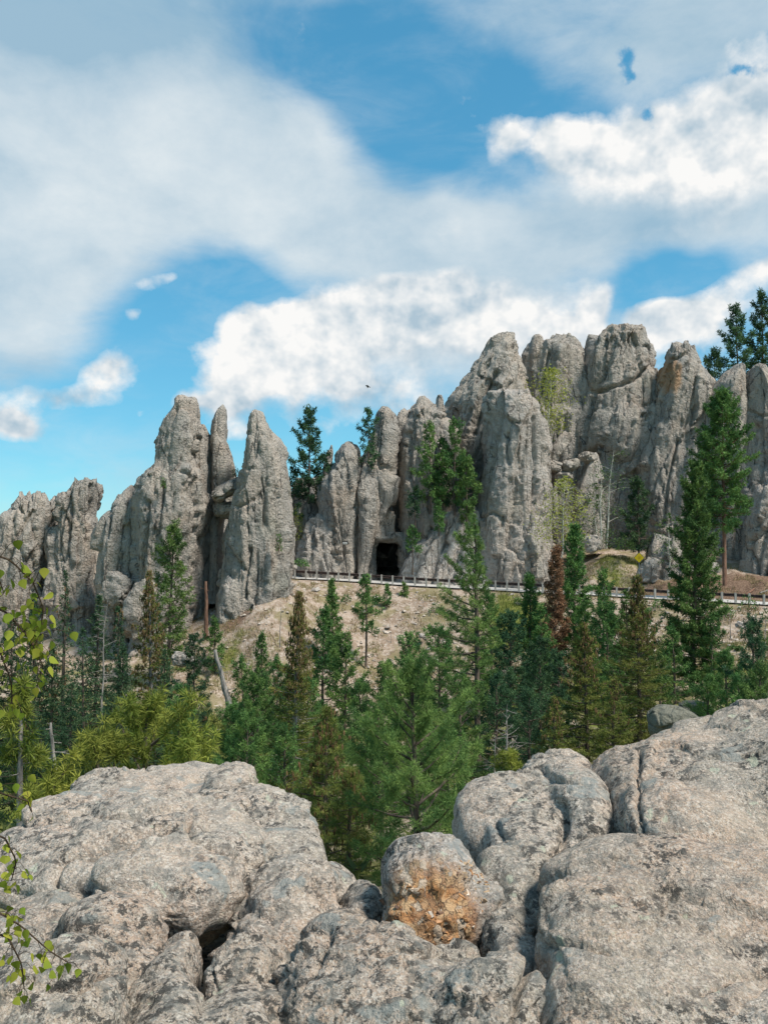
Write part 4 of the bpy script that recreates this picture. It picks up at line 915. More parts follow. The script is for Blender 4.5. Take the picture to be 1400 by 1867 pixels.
outcrop('pale rounded rock at the bottom right corner', [(1370, 1890, 3.35, (.20, .26, .11), (14, -6, 0), 2.4), (1460, 1880, 3.4, (.25, .3, .13), (14, 0, 0), 2.4)], VX * .7, OG, 17)
outcrop('deep bedrock shelf carrying the left boulders, seen only in the gaps', [(250, 1990, 4.9, (1.25, 1.1, .42), (8, 0, 0), 3.0), (300, 1720, 6.6, (1.0, 1.0, .36), (4, 0, 0), 3.0), (560, 1900, 5.0, (.5, .8, .40), (10, 0, 0), 3.0)], .04, OD, 18, joint=False, gapw=0)
outcrop('deep bedrock shelf carrying the right boulders, seen only in the gaps', [(980, 1960, 4.7, (.7, .8, .46), (10, 0, 0), 3.0), (1250, 1700, 5.6, (1.2, 1.0, .36), (6, 0, 0), 3.0), (960, 1760, 5.4, (.45, .6, .34), (6, 0, 0), 3.0)], .04, OD, 19, joint=False, gapw=0)
for i_, (a_, k_) in enumerate(SPECS):
    oth = [fr for j_, (b_, kk_) in enumerate(SPECS) if j_ != i_ and kk_.get('joint', True) for fr in lump_frames(b_[1])]
    o_ = build_outcrop(oth, *a_, **k_)
    if 'rust-orange' in a_[0]: knob = o_
block('grey lichen-covered boulder under the brown-coned spruces beside the right slab', 1226, 1322, 36, (.95, .9, .72), (0, 10, 0), 41, MT['cliff_dark'], amp=.07, res=40, ex=2.5)
block('dark boulder half hidden behind the grey lichen-covered boulder', 1268, 1296, 44, (.70, .6, .42), (0, 0, 0), 42, MT['cliff_dark'], amp=.1)

# broken feldspar crystals in the rusty hollow of the knob, each its own piece
def crystals():
    n = len(knob.data.vertices)
    co = np.empty(n * 3, np.float32); knob.data.vertices.foreach_get('co', co); co = co.reshape(-1, 3)
    no = np.empty(n * 3, np.float32); knob.data.vertices.foreach_get('normal', no); no = no.reshape(-1, 3)
    r = np.random.RandomState(8)
    pp = project(co.astype(float))
    e = ((pp[:, 0] - 785) / 95) ** 2 + ((pp[:, 1] - 1668) / 62) ** 2 + .25 * fbm(co / .1, 3)
    e2 = ((pp[:, 0] - 850) / 50) ** 2 + ((pp[:, 1] - 1620) / 55) ** 2
    ok = np.where(((e < .9) | (e2 < .8)) & (no[:, 1] < .1))[0]
    mats = [plain('rusty_crystal', (0.33, 0.165, 0.07), .5, 0, .35, 25), plain('tan_crystal', (0.40, 0.27, 0.16), .45, 0, .3, 25), plain('pale_crystal', (0.44, 0.37, 0.30), .4, 0, .25, 25), plain('dark_crystal', (0.15, 0.09, 0.06), .6, 0, .4, 25)]
    meshes = []
    for mt in mats:
        for k in range(4):
            v = np.array([(x, y, z) for x in (-1, 1) for y in (-1, 1) for z in (-1, 1)], float) * np.array([.9, .55, 1.1]) * r.uniform(.55, 1.15, (8, 3))
            v[:, 0] += v[:, 2] * r.uniform(-.4, .4)
            meshes.append(mesh_data('crystal', v, [[0, 1, 3, 2], [4, 6, 7, 5], [0, 4, 5, 1], [2, 3, 7, 6], [0, 2, 6, 4], [1, 5, 7, 3]], mt, False))
    for i in range(220):
        j = ok[r.randint(len(ok))]
        w = r.choice(4, p=[.45, .33, .04, .18]) if e[j] < .9 else r.choice(4, p=[.3, .45, .15, .1])
        o = bpy.data.objects.new('crystal', meshes[4 * w + r.randint(4)]); C.objects.link(o); o.parent = knob
        s = .007 + .012 * r.uniform() ** 1.5
        o.scale = (s * r.uniform(.8, 1.3), s, s * r.uniform(.8, 1.4)); o.location = tuple(co[j] - no[j] * s * .72)
        o.rotation_euler = (r.uniform(-.7, .7), r.uniform(-.7, .7), r.uniform(-1.2, 1.2))
crystals()

# ------------------------------------------------------------------ trees
def needles(cs, ds, L, w, n, rs, spread=.75, tints=None):
    """bursts of thin needle blades: centres, directions, length, width, count per burst"""
    m = len(cs)
    r = rs.normal(size=(m, n, 3)); r /= np.linalg.norm(r, axis=2)[..., None]
    d = ds[:, None] * (1 - spread) + r * spread; d /= np.linalg.norm(d, axis=2)[..., None] + 1e-9
    l = L * rs.uniform(.65, 1.1, (m, n, 1)) if np.isscalar(L) else L[:, None, None] * rs.uniform(.65, 1.1, (m, n, 1))
    b = cs[:, None] + d * l * .06 + r * l * .05
    tip = b + d * l
    side = np.cross(d, rs.normal(size=(m, n, 3))); side /= np.linalg.norm(side, axis=2)[..., None] + 1e-9
    wv = side * (w * l / np.mean(l))
    v = np.stack([b + d * l * .15 - wv * .5, b + d * l * .15 + wv * .5, tip], 2).reshape(-1, 3)
    f = np.arange(len(v)).reshape(-1, 3)
    if tints is None: tints = rs.uniform(0, 1, m)
    t = np.clip(np.repeat(tints, n * 3) + np.repeat(rs.uniform(-.15, .15, m * n), 3), 0, 1)
    return v, f, t
def tree(kind, label, px, top, Y, wpx, seed, base=None, crown=.25, leaf='needle', bk='bark', dens=1.0, tuft=None, nn=None, prof='round', droop=(-12, 50),
         lean=0.0, thick=1.0, cones=None, cat='pine tree', group=None, name=None, one_side=0.0, bare=0.0, fan=.35, tw=None, spread=.75, topround=1.0, conecol='cone', conetop=.55):
    rs = np.random.RandomState(seed); rnd = random.Random(seed)
    ptop = at(px, top, Y)
    X = ptop[0]
    if base is None and Y > 20: lean = lean + rnd.uniform(-.035, .035)
    if base is None: zb = float(ground_z(X, Y)[0]) - .15
    else: zb = at(px, base, Y)[2]
    H = ptop[2] - zb
    Rm = wpx / 2 / FPX * Y * (1.1 if Y < 18 else 1.48 if kind == 'pine' and prof == 'round' and 20 < Y < 90 else 1.32)
    root = empty(name or kind + '_tree', (X - lean * H, Y, zb), label, cat, group)
    L = tuft or max(.155, .0036 * Y)
    n = nn or (26 if Y < 18 else 20 if Y < 30 else 10 if Y < 60 else 7)
    w = tw or (L * .095 if Y < 18 else L * .085 if Y < 30 else L * .185 if Y < 60 else L * .29)
    tb = MB()
    hs = np.linspace(0, H * .985, 9)
    r0 = (.0105 * H + .035) * thick
    wig = np.cumsum(rs.normal(0, .012 * H / 9 * 2, (9, 2)), axis=0); wig[0] = 0
    if kind == 'spruce': wig *= .3
    cpt = np.stack([wig[:, 0] + lean * hs, wig[:, 1], hs], 1)
    cpt[:, 0] += (lean * H - cpt[-1, 0]) * (hs / H) ** 2
    tb.tube(cpt, r0 * (1 - hs / H) ** .8 + .012, 7, .12, seed)
    def trunk_at(h): return np.array([np.interp(h, hs, cpt[:, k]) for k in range(3)])
    hb = H * crown; cl = H - hb
    nb = int(max(10, cl / (L * .34) * dens * (1.15 if kind == 'spruce' else 1.0 if prof == 'column' else .64)))
    cs, ds, tn, cc = [], [], [], []
    for i in range(nb):
        t = (i + rnd.random()) / nb
        if prof == 'cone': pr = (1 - t) ** .85 * (.85 + .15 * min(1, t * 8)) + .02
        elif prof == 'column': pr = (1 - t) ** .42 * (.55 + .45 * min(1, t * 3)) + .03
        else: pr = (1 - t) ** .52 * topround * (.55 + .45 * min(1, t * 4)) + .05
        r = Rm * min(1, pr) * rnd.choice((rnd.uniform(.45, .8), rnd.uniform(.8, 1.2)))
        az = i * 2.39996 + rnd.uniform(-.5, .5)
        if one_side and math.cos(az) * one_side < -.2: r *= .45
        el = R(droop[0] + (droop[1] - droop[0]) * t + rnd.uniform(-12, 12))
        p0 = trunk_at(hb + t * cl)
        dh = np.array([math.cos(az), math.sin(az), 0]); up = np.array([0, 0, 1.0])
        s = np.array([0, .35, .7, 1.0])
        bow = .22 if kind == 'pine' else .16
        pts = p0 + r * (s[:, None] * math.cos(el) * dh + (s * math.sin(el) + bow * (s ** 2 - .35 * s))[:, None] * up)
        br = max(.006, .018 * r + .004) * thick
        tb.tube(pts, [br, br * .8, br * .5, br * .2], 4)
        if bare and rnd.random() < bare: continue
        k = max(2, int((2.5 if kind == 'spruce' else 4.0) * r / L * dens + (1.2 if kind == 'spruce' else 3)))
        u0 = .22 if kind == 'spruce' else .36 + .12 * rnd.random()
        side = np.cross(dh, up); tint0 = rnd.uniform(.1, .9)
        for q in range(k):
            u = u0 + (1.02 - u0) * (q + rnd.random()) / k
            c = np.array([np.interp(min(u, 1), s, pts[:, a]) for a in range(3)]) + max(0, u - 1) * r * dh
            lat = rnd.uniform(-1, 1) * fan * r * (1.15 - u) + rnd.uniform(-.3, .3) * L
            c = c + side * lat + up * rnd.uniform(-.35, .55) * L * (1.7 if kind == 'pine' else .6)
            d = dh * .75 + side * np.sign(lat) * .35 + up * ((.75 if kind == 'pine' else -.05) + .3 * rnd.random())
            cs.append(c); ds.append(d / np.linalg.norm(d)); tn.append(np.clip(tint0 + rnd.uniform(-.3, .3), 0, 1))
            if cones and t > conetop and rnd.random() < cones * (.3 + 1.0 * (t - conetop) / (1 - conetop)): cc.append(c + dh * L * rnd.uniform(.1, .6) - up * L * rnd.uniform(0, .5))
    for q in range(5):
        cs.append(trunk_at(H * .985) + (0, 0, L * (.15 - .35 * q))); ds.append(np.array([rnd.uniform(-.3, .3), rnd.uniform(-.3, .3), 1.0])); tn.append(.6)
    tb.build('trunk', MT[bk], root)
    if leaf:
        v, f, t = needles(np.array(cs), np.array(ds), L, w, n, rs, spread, np.array(tn))
        obj('crown', v, f, MT[leaf], root, smooth=False, tint=t)
    if cc:
        base_v = np.array([(0, 0, .5), (.32, 0, .1), (-.16, .28, .1), (-.16, -.28, .1), (.2, 0, -.45), (-.1, .17, -.45), (-.1, -.17, -.45)])
        base_f = np.array([(0, 1, 2), (0, 2, 3), (0, 3, 1), (1, 4, 5), (1, 5, 2), (2, 5, 6), (2, 6, 3), (3, 6, 4), (3, 4, 1), (4, 6, 5)])
        cc = np.array(cc); cc = np.repeat(cc, 3, axis=0) + rs.normal(0, L * .38, (len(cc) * 3, 3))
        sz = max(.085, .0021 * Y) * rs.uniform(.7, 1.5, (len(cc), 1, 1))
        v = (cc[:, None] + base_v[None] * sz * np.array([.9, .9, 1.5])).reshape(-1, 3)
        f = (base_f[None] + 7 * np.arange(len(cc))[:, None, None]).reshape(-1, 3)
        o = obj('cones', v, f, MT[conecol], root, smooth=False, tint=np.repeat(rs.uniform(0, 1, len(cc)), 7)); o['kind'] = 'stuff'
    return root
def aspen(label, px, top, Y, wpx, seed, base=None, leaves=900, size=.15, crown=.35, leaf='aspen', lean=0.0, bk='bark_white', cat='birch tree', name='birch_tree', droop=.3, fork=False, hang=0.0):
    rs = np.random.RandomState(seed); rnd = random.Random(seed)
    ptop = at(px, top, Y); X = ptop[0]
    zb = float(ground_z(X, Y)[0]) - .1 if base is None else at(px, base, Y)[2]
    H = ptop[2] - zb; Rm = wpx / 2 / FPX * Y
    root = empty(name, (X - lean * H, Y, zb), label, cat)
    tb = MB(); hs = np.linspace(0, H, 8)
    def stem(x0, ln, hh):
        h = np.linspace(0, hh, 8)
        c = np.stack([x0 + ln * h + np.cumsum(rs.normal(0, .010 * H, 8)) * (h > 0), np.cumsum(rs.normal(0, .008 * H, 8)), h], 1)
        tb.tube(c, (.009 * H + .028) * (1 - h / hh * .85), 6, .1, seed); return h, c
    stems = [stem(0, lean, H)]
    if fork: stems.append(stem(-.05 * H, lean - .13, H * .8))
    cs = []
    nb = max(12, int(leaves / 40))
    for i in range(nb):
        h, c = stems[i % len(stems)]
        t = crown + (1 - crown) * (i + .5) / nb
        p0 = np.array([np.interp(t * h[-1], h, c[:, k]) for k in range(3)])
        tt = (t - crown) / (1 - crown)
        r = Rm * (math.sin(math.pi * min(1, tt * .8 + .2)) ** .6) * rnd.uniform(.5, 1.1)
        az = i * 2.4 + rnd.uniform(-.6, .6); dh = np.array([math.cos(az), math.sin(az), 0]); s = np.array([0, .4, .75, 1])
        pts = p0 + r * (s[:, None] * dh + (.55 * s - droop * s ** 2.5)[:, None] * np.array([0, 0, 1.0]))
        tb.tube(pts, np.array([.016, .011, .007, .003]) * (1 + H * .06), 4)
        k = int(leaves / nb)
        u = rs.uniform(.3, 1.1, k)
        p = np.stack([np.interp(np.minimum(u, 1), s, pts[:, a]) for a in range(3)], 1) + rs.normal(0, .16 * r + .05, (k, 3)) * (1, 1, .8)
        p[:, 2] -= hang * rs.uniform(0, 1, k) * r
        cs.append(p)
    cs = np.concatenate(cs); m = len(cs)
    a = rs.normal(size=(m, 3)); a /= np.linalg.norm(a, axis=1)[:, None]; b = np.cross(a, rs.normal(size=(m, 3))); b /= np.linalg.norm(b, axis=1)[:, None]
    sz = size * rs.uniform(.6, 1.2, (m, 1))
    v = np.stack([cs - a * sz * .6, cs + b * sz * .42, cs + a * sz * .6, cs - b * sz * .42], 1).reshape(-1, 3)
    tb.build('trunk', MT[bk], root)
    obj('crown', v, np.arange(4 * m).reshape(-1, 4), MT[leaf], root, smooth=False, tint=np.repeat(rs.uniform(0, 1, m), 4))
    return root
def snag(label, px, top, Y, seed, base=None, r=.12, lean=0.0, branches=14, blen=1.0, bk='bark_grey', broken=False, name='dead_tree', cat='dead tree', from_=.25, bend=0.0):
    rs = np.random.RandomState(seed); rnd = random.Random(seed)
    ptop = at(px, top, Y); X = ptop[0]
    zb = float(ground_z(X, Y)[0]) - .1 if base is None else at(px, base, Y)[2]
    H = ptop[2] - zb
    root = empty(name, (X - lean * H, Y, zb), label, cat)
    hs = np.linspace(0, H, 9); tb = MB()
    c = np.stack([lean * hs + np.cumsum(rs.normal(0, .008 * H, 9)) + bend * (hs / H) ** 2, np.cumsum(rs.normal(0, .006 * H, 9)), hs], 1); c[:, 0] -= c[-1, 0] - lean * H
    tb.tube(c, r * (1 - hs / H * (.45 if broken else .93)), 7, .18, seed)
    tb.build('trunk', MT[bk], root)
    if branches:
        bb = MB()
        for i in range(branches):
            t = from_ + (1 - from_) * rnd.random() * .97
            p0 = np.array([np.interp(t * H, hs, c[:, k]) for k in range(3)])
            az = rnd.uniform(0, 6.28); l = blen * (1.1 - t * .8) * rnd.uniform(.4, 1.1); el = rnd.uniform(-.25, .45)
            s = np.array([0, .4, .75, 1]); dh = np.array([math.cos(az), math.sin(az), 0])
            pts = p0 + l * (s[:, None] * dh + (s * el + rnd.uniform(-.25, .3) * s ** 2)[:, None] * np.array([0, 0, 1.0]))
            bb.tube(pts, np.array([.2, .14, .09, .04]) * r * .8 + .004, 4)
            for k in range(2):
                j = rnd.choice((1, 2)); e = pts[j]; dd = dh + np.array([rnd.uniform(-.9, .9), rnd.uniform(-.9, .9), rnd.uniform(-.5, .5)])
                bb.tube(np.array([e, e + dd * l * .2, e + dd * l * .38]), np.array([.08, .06, .03]) * r * .8 + .003, 3)
        bb.build('branches', MT[bk], root)
    return root

P = lambda *a, **k: tree('pine', *a, **k)
S = lambda *a, **k: tree('spruce', *a, cat='spruce tree', prof=k.pop('prof', 'cone'), droop=k.pop('droop', (-22, 35)), spread=k.pop('spread', .62), **k)
# on and above the cliffs
P('tall dark pine standing alone in the gap right of the lone pinnacle', 563, 748, 127, 76, 1, base=940, crown=.12, leaf='needle_blue', dens=1.15, prof='round')
P('bushy dark pine crowding the left foot of the tall dark gap pine', 537, 855, 126.5, 50, 2, base=945, crown=.0, leaf='needle_blue', dens=.9)
P('short dark pine against the pale spike, right of the tall dark gap pine', 590, 832, 126, 46, 3, base=925, crown=.2, leaf='needle_blue', dens=.85)
P('lone pine perched on the shoulder of the tower left of the tunnel', 672, 752, 124.0, 52, 4, base=862, crown=.08, leaf='needle_blue', dens=.9)
P('left pine of the clump growing on the pale ledge right of the tunnel', 783, 772, 121.5, 52, 5, base=938, crown=.15, leaf='needle', dens=1.0)
P('tallest pine of the clump on the pale ledge right of the tunnel', 828, 768, 121.5, 66, 6, base=940, crown=.1, leaf='needle', dens=1.0)
P('right pine of the ledge clump, low and broad against the front buttress', 850, 842, 120.5, 52, 7, base=958, crown=.1, leaf='needle', dens=1.0)
P('narrow pine squeezed between the two taller pines of the ledge clump', 806, 800, 122.5, 44, 8, base=930, crown=.1, leaf='needle_blue')
P('slim young pine with a bare stem on the rock just above the tunnel corner', 757, 890, 120.8, 28, 9, base=966, crown=.35, leaf='needle_blue')
P('small pine growing from the pale apron beneath the ledge clump', 800, 915, 119.5, 26, 10, base=978, crown=.15)
P('small pine with a bare stem at the right side of the tunnel mouth', 752, 964, 119.5, 32, 11, base=1048, crown=.5)
P('dark pine high behind the cliff near the right edge, left of two', 1342, 560, 150, 62, 12, base=720, crown=.1, leaf='needle_blue', dens=1.2)
P('tallest dark pine on the skyline at the right edge', 1388, 535, 150, 62, 13, base=730, crown=.12, leaf='needle_blue', dens=1.2)
P('low dark pine leaning out left of the skyline pair at upper right', 1303, 640, 148, 50, 14, base=740, crown=.05, leaf='needle_blue', dens=1.2)
P('big pine with a reddish trunk towering over the road at the right', 1316, 718, 106, 104, 15, base=1068, crown=.30, leaf='needle', bk='bark_red', dens=1.25, prof='column')
P('dark bushy pine in front of the alcove above the warning sign', 1163, 880, 122, 62, 16, base=1012, crown=.05, leaf='needle_blue', dens=1.1)
aspen('yellow-green birch growing high on the ledge of the double-headed tower', 1000, 672, 131, 104, 17, base=812, leaves=2200, size=.24, crown=.12, droop=.2)
aspen('drooping pale green birch with a crooked white trunk in front of the buttress', 1022, 868, 110, 130, 18, base=1020, leaves=2000, size=.20, crown=.3, droop=.9, hang=.5)
aspen('nearly bare birch with two slender white stems in the alcove', 1118, 822, 121, 120, 19, base=1000, leaves=800, size=.19, crown=.25, leaf='shrubleaf', fork=True, lean=.08)
aspen('thin green birch sapling beside the alcove pine', 1085, 880, 123, 70, 20, base=1000, leaves=900, size=.18, crown=.1, leaf='shrubleaf')
aspen('hazy light green sapling left of the columnar pine', 1220, 935, 116, 60, 21, base=1050, leaves=700, size=.19, crown=.1, leaf='shrubleaf')
# shrubs at the cliff foot
def shrub(label, px, py, Y, w, h, seed, leaf='shrubleaf', n=420, size=.16, base=None, name='shrub', cat='shrub'):
    rs = np.random.RandomState(seed); p = at(px, py, Y); m = n
    sx = w / 2 / FPX * Y; sz = h / FPX * Y
    root = empty(name, tuple(p), label, cat)
    tb = MB()
    d = rs.normal(size=(m, 3)); d /= np.linalg.norm(d, axis=1)[:, None]; d[:, 2] = np.abs(d[:, 2])
    c = d * rs.uniform(.45, 1, (m, 1)) ** .6 * np.array([sx, sx, sz]) * (1 + .35 * perlin(d * 2.2 + seed))[:, None]
    for k in range(7):
        tb.tube(np.array([[0, 0, -.1], c[k] * .5, c[k]]), [.03, .02, .006], 4)
    tb.build('stems', MT['twig'], root)
    a = rs.normal(size=(m, 3)); a /= np.linalg.norm(a, axis=1)[:, None]; b = np.cross(a, rs.normal(size=(m, 3))); b /= np.linalg.norm(b, axis=1)[:, None]
    s = size * rs.uniform(.6, 1.2, (m, 1))
    v = np.stack([c - a * s * .7, c + b * s * .4, c + a * s * .7, c - b * s * .4], 1).reshape(-1, 3)
    obj('foliage', v, np.arange(4 * m).reshape(-1, 4), MT[leaf], root, smooth=False, tint=np.repeat(rs.uniform(0, 1, m), 4))
    return root
shrub('leafy green shrub at the foot of the two-stemmed birch', 1110, 1000, 120, 50, 42, 201)
shrub('rounded green shrub on the bank under the alcove pine', 1140, 1003, 119.5, 40, 26, 202)
shrub('yellowish shrub filling the gully under the tall dark gap pine', 540, 985, 125, 30, 60, 203, leaf='needle_yel', n=300)
shrub('dark low shrub at the left end of the guardrail', 548, 1033, 121, 36, 16, 204, leaf='needle')
shrub('tuft of green growing in a crack on the right flank of the lone pinnacle', 508, 1005, 101.8, 14, 36, 205, n=160)
shrub('tiny green tuft on the face of the tallest left spire', 298, 890, 102.5, 13, 20, 206, n=110, leaf='needle')
shrub('little dark shrub on the chockstone beside the lone pinnacle', 430, 868, 108, 18, 18, 207, n=120, leaf='needle_blue')
# road-side and slope trees
P('dense columnar pine standing in front of the road at the right', 1268, 850, 74, 96, 22, crown=.06, leaf='needle', dens=1.25, prof='column', droop=(-5, 55))
P('rust-brown dead pine standing among green ones right of centre', 1015, 1000, 82, 50, 23, crown=.1, leaf='rust', prof='column', dens=1.15, cat='dead pine')
P('green pine rising behind the rust-brown dead pine', 1048, 960, 88, 56, 24, crown=.1, prof='column', dens=1.1)
P('pale green pine left of the rust-brown dead pine', 967, 1052, 84, 56, 25, crown=.08, leaf='needle', prof='column')
P('light green young pine between the rust-brown pine and the coned spruces', 1100, 1042, 78, 64, 26, crown=.05, leaf='needle_mid')
P('tall bare-trunked pine with its crown thrown to the left, in the middle of the view', 866, 955, 50, 128, 27, crown=.36, leaf='needle_mid', dens=1.05, one_side=-1, lean=-.012, thick=1.1, topround=1.0)
P('young conical pine just below the guardrail, left of the slope', 604, 1060, 97, 36, 28, crown=.0, leaf='needle', prof='column')
P('young pine with a bare stem standing on the open slope', 667, 1054, 99, 50, 29, crown=.38, leaf='needle', base=1216)
P('small pine under the guardrail right of the bare-stemmed slope pine', 706, 1070, 110, 18, 30, crown=.0, base=1105)
P('tiny pine sapling under the guardrail below the tunnel', 737, 1066, 112.5, 14, 31, crown=.0, base=1098)
P('grey-green young pine against the right foot of the lone pinnacle', 478, 1062, 105, 32, 32, crown=.0, leaf='needle', base=1120)
P('bushy pine at the centre of the slope, below the young conical pine', 590, 1115, 80, 78, 33, crown=.0, leaf='needle')
P('broad pine behind the brown-coned spruce on the slope', 630, 1160, 74, 84, 34, crown=.0, leaf='needle_mid')
P('slender pine between the slope and the tall bare-trunked pine', 700, 1215, 60, 84, 35, crown=.0, leaf='needle_mid')
P('wide dark pine behind the trunk of the tall bare-trunked pine, on its left', 800, 1150, 64, 118, 36, crown=.0, leaf='needle')
P('thick deep green pine just right of the tall bare trunk', 930, 1120, 62, 110, 37, crown=.0, leaf='needle_blue', dens=1.15)
P('deep green pine behind the yellow-tinged coned spruce', 985, 1170, 58, 88, 38, crown=.0, leaf='needle_blue')
P('full green pine behind the pair of coned spruces', 1105, 1105, 66, 92, 39, crown=.0, leaf='needle')
P('dark young pine with upswept branches at the right edge', 1372, 1132, 40, 96, 40, crown=.0, leaf='needle_blue', droop=(5, 60))
P('green pine thicket member left of the upswept young pine', 1322, 1192, 43, 92, 41, crown=.0, leaf='needle', droop=(0, 55))
P('low pine beside the dark boulder at right', 1290, 1236, 42, 66, 42, crown=.0, leaf='needle')
P('low green pine filling the corner above the right slab', 1385, 1225, 36, 110, 43, crown=.0, leaf='needle')
P('small yellow-green pine poking up behind the right outcrop', 932, 1375, 25, 90, 44, crown=.0, leaf='needle_yel', nn=26)
# brown-coned spruces
S('large brown-coned spruce with a dark top, right of the rust-brown pine', 1163, 1048, 52, 128, 50, crown=.02, leaf='spruce_olive', cones=.5, dens=1.0)
S('yellow-tinged coned spruce in front of the large one', 1064, 1135, 47, 150, 51, crown=.0, leaf='spruce_olive', cones=.35, dens=1.0)
S('tall slim spruce with dark brown cones clumped at its top, left of centre', 546, 1076, 40, 118, 52, crown=.05, leaf='spruce_olive', cones=.7, dens=1.0, bk='bark_grey')
S('dark olive spruce with rusty cones just behind the left outcrop', 596, 1290, 27, 190, 53, crown=.0, leaf='spruce_olive', cones=.22, dens=1.0, conetop=.15)
S('shorter olive spruce in the gap between the two outcrops', 640, 1405, 24, 150, 54, crown=.0, leaf='spruce_olive', cones=.12, dens=1.0, conetop=.2)
S('thin brown-coned spruce in front of the tallest left spire', 272, 1040, 76, 92, 55, crown=.08, leaf='spruce_olive', cones=.8, dens=.75, bk='bark_grey', conetop=.25)
P('tall airy pine in front of the tallest left spire', 318, 958, 94, 84, 56, crown=.12, leaf='needle_mid', dens=.8, prof='column')
# middle distance, left of centre
P('bright green pine mass behind the left outcrop, right of the near bush', 470, 1240, 46, 128, 60, crown=.0, leaf='needle_mid', dens=1.1)
P('green pine beside the slanting grey snag', 425, 1290, 42, 110, 61, crown=.0, leaf='needle', dens=1.1)
P('round-topped green pine at the left of the slope', 530, 1225, 52, 100, 62, crown=.0, leaf='needle_mid')
P('young pine at the lower edge of the bare slope', 478, 1155, 84, 40, 63, crown=.0, leaf='needle')
P('small green pine by the foot of the dark cleft', 392, 1132, 96, 44, 64, crown=.0, leaf='needle')
P('broad young pine below the dark cleft', 355, 1160, 88, 60, 65, crown=.0, leaf='needle_blue')
fill = [('pine', 452, 1310, 38, 110, 'green pine low behind the right end of the left outcrop', 'needle_mid'), ('pine', 520, 1330, 34, 100, 'pine tucked left of the dark olive spruce', 'needle'),
        ('pine', 690, 1290, 46, 100, 'pine just left of the long-needled pine top', 'needle_mid'), ('pine', 655, 1245, 54, 90, 'green pine between the centre spruce and the long-needled pine', 'needle'),
        ('pine', 560, 1240, 58, 90, 'pine immediately behind the tall slim coned spruce', 'needle'), ('pine', 745, 1160, 72, 86, 'pine on the lower slope left of the tall bare trunk', 'needle'),
        ('pine', 840, 1240, 46, 110, 'low pine at the base of the tall bare trunk, left side', 'needle'), ('pine', 905, 1235, 48, 90, 'shaded pine right behind the tall bare trunk', 'needle_blue'),
        ('pine', 965, 1262, 44, 100, 'dark low pine left of the yellow-tinged coned spruce', 'needle_blue'), ('pine', 1020, 1195, 60, 80, 'dark pine under the rust-brown dead pine', 'needle_blue'),
        ('pine', 1130, 1180, 58, 90, 'green pine showing between the two large coned spruces', 'needle'), ('pine', 890, 1085, 84, 60, 'young pine on the green patch below the guardrail', 'needle'),
        ('pine', 1225, 1150, 70, 60, 'young pine left of the foot of the columnar pine', 'needle'), ('pine', 1345, 1235, 39, 84, 'middle pine of the thicket over the right slab', 'needle'),
        ('pine', 505, 1205, 70, 70, 'small pine at the lower left corner of the bare slope', 'needle'), ('pine', 440, 1205, 80, 60, 'young pine right of the slanting charred snag', 'needle'),
        ('pine', 700, 1350, 32, 110, 'bushy pine directly left of the long-needled pine', 'needle_mid'), ('pine', 820, 1340, 30, 110, 'bushy pine directly right of the long-needled pine', 'needle_mid'),
        ('spruce', 1120, 1235, 43, 110, 'low coned spruce between the two large ones', 'spruce_olive'), ('spruce', 1010, 1270, 42, 90, 'small olive spruce at the left foot of the yellow-tinged one', 'spruce_olive'),
        ('pine', 1300, 1130, 72, 70, 'pine right of the columnar pine trunk, below the rail', 'needle'), ('pine', 1180, 1118, 74, 62, 'young pine right behind the large coned spruce top', 'needle'), ('pine', 1140, 1080, 84, 46, 'small pine against the road left of the large coned spruce', 'needle_mid'), ('pine', 1068, 1090, 80, 50, 'small pine right of the rust-brown pine, below the rail', 'needle'),
        ('pine', 985, 1105, 76, 50, 'young pine left of the rust-brown pine foot', 'needle_mid'), ('pine', 1205, 1195, 62, 60, 'young pine between the large coned spruce and the columnar pine', 'needle'), ('pine', 775, 1255, 50, 90, 'green pine under the left crown of the tall pine', 'needle_mid'), ('pine', 330, 1255, 52, 80, 'green pine left of the charred slanting snag', 'needle'),
        ('pine', 620, 1330, 40, 90, 'pine half hidden by the dark olive spruce, on its right', 'needle')]
for i, (kd, px, tp, Y, w, lb, lf) in enumerate(fill):
    (P if kd == 'pine' else S)(lb, px, tp, Y, w, 500 + i, crown=.0, leaf=lf, dens=.9, cones=.3 if kd == 'spruce' else None, topround=1.1 if kd == 'pine' else 1.0)
# near pines
P('bushy yellow-green pine just behind the left outcrop', 268, 1292, 14.5, 250, 70, crown=.0, leaf='needle_yel', dens=.85, droop=(0, 55), base=1540, nn=30, topround=1.7, tuft=.165, spread=.88)
P('second yellow-green pine top crowding the right side of the bushy one', 346, 1345, 14.0, 130, 76, crown=.0, leaf='needle_yel', dens=.8, spread=.88, droop=(5, 55), base=1540, nn=30, topround=1.7, tuft=.16)
P('yellow-green pine filling the space between the near yellow pines', 178, 1352, 13.6, 170, 77, crown=.0, leaf='needle_yel', dens=.8, spread=.88, droop=(5, 55), base=1550, nn=30, topround=1.7, tuft=.16)
P('low yellow-green pine at the left end of the outcrop', 98, 1412, 12.5, 150, 71, crown=.0, leaf='needle_yel', dens=.8, spread=.88, droop=(5, 55), base=1560, nn=30, topround=1.7, tuft=.15)
P('large long-needled pine in the dip between the two outcrops', 752, 1232, 22, 226, 72, crown=.0, leaf='needle_mid', dens=.95, droop=(-4, 58), nn=30, spread=.82, topround=1.15)
P('small yellowish pine with a grey stem near the left edge', 38, 1262, 10, 90, 73, crown=.35, leaf='needle_yel', dens=.8, base=1560, nn=40, bk='bark_grey', tuft=.14, bare=.2, thick=.6)
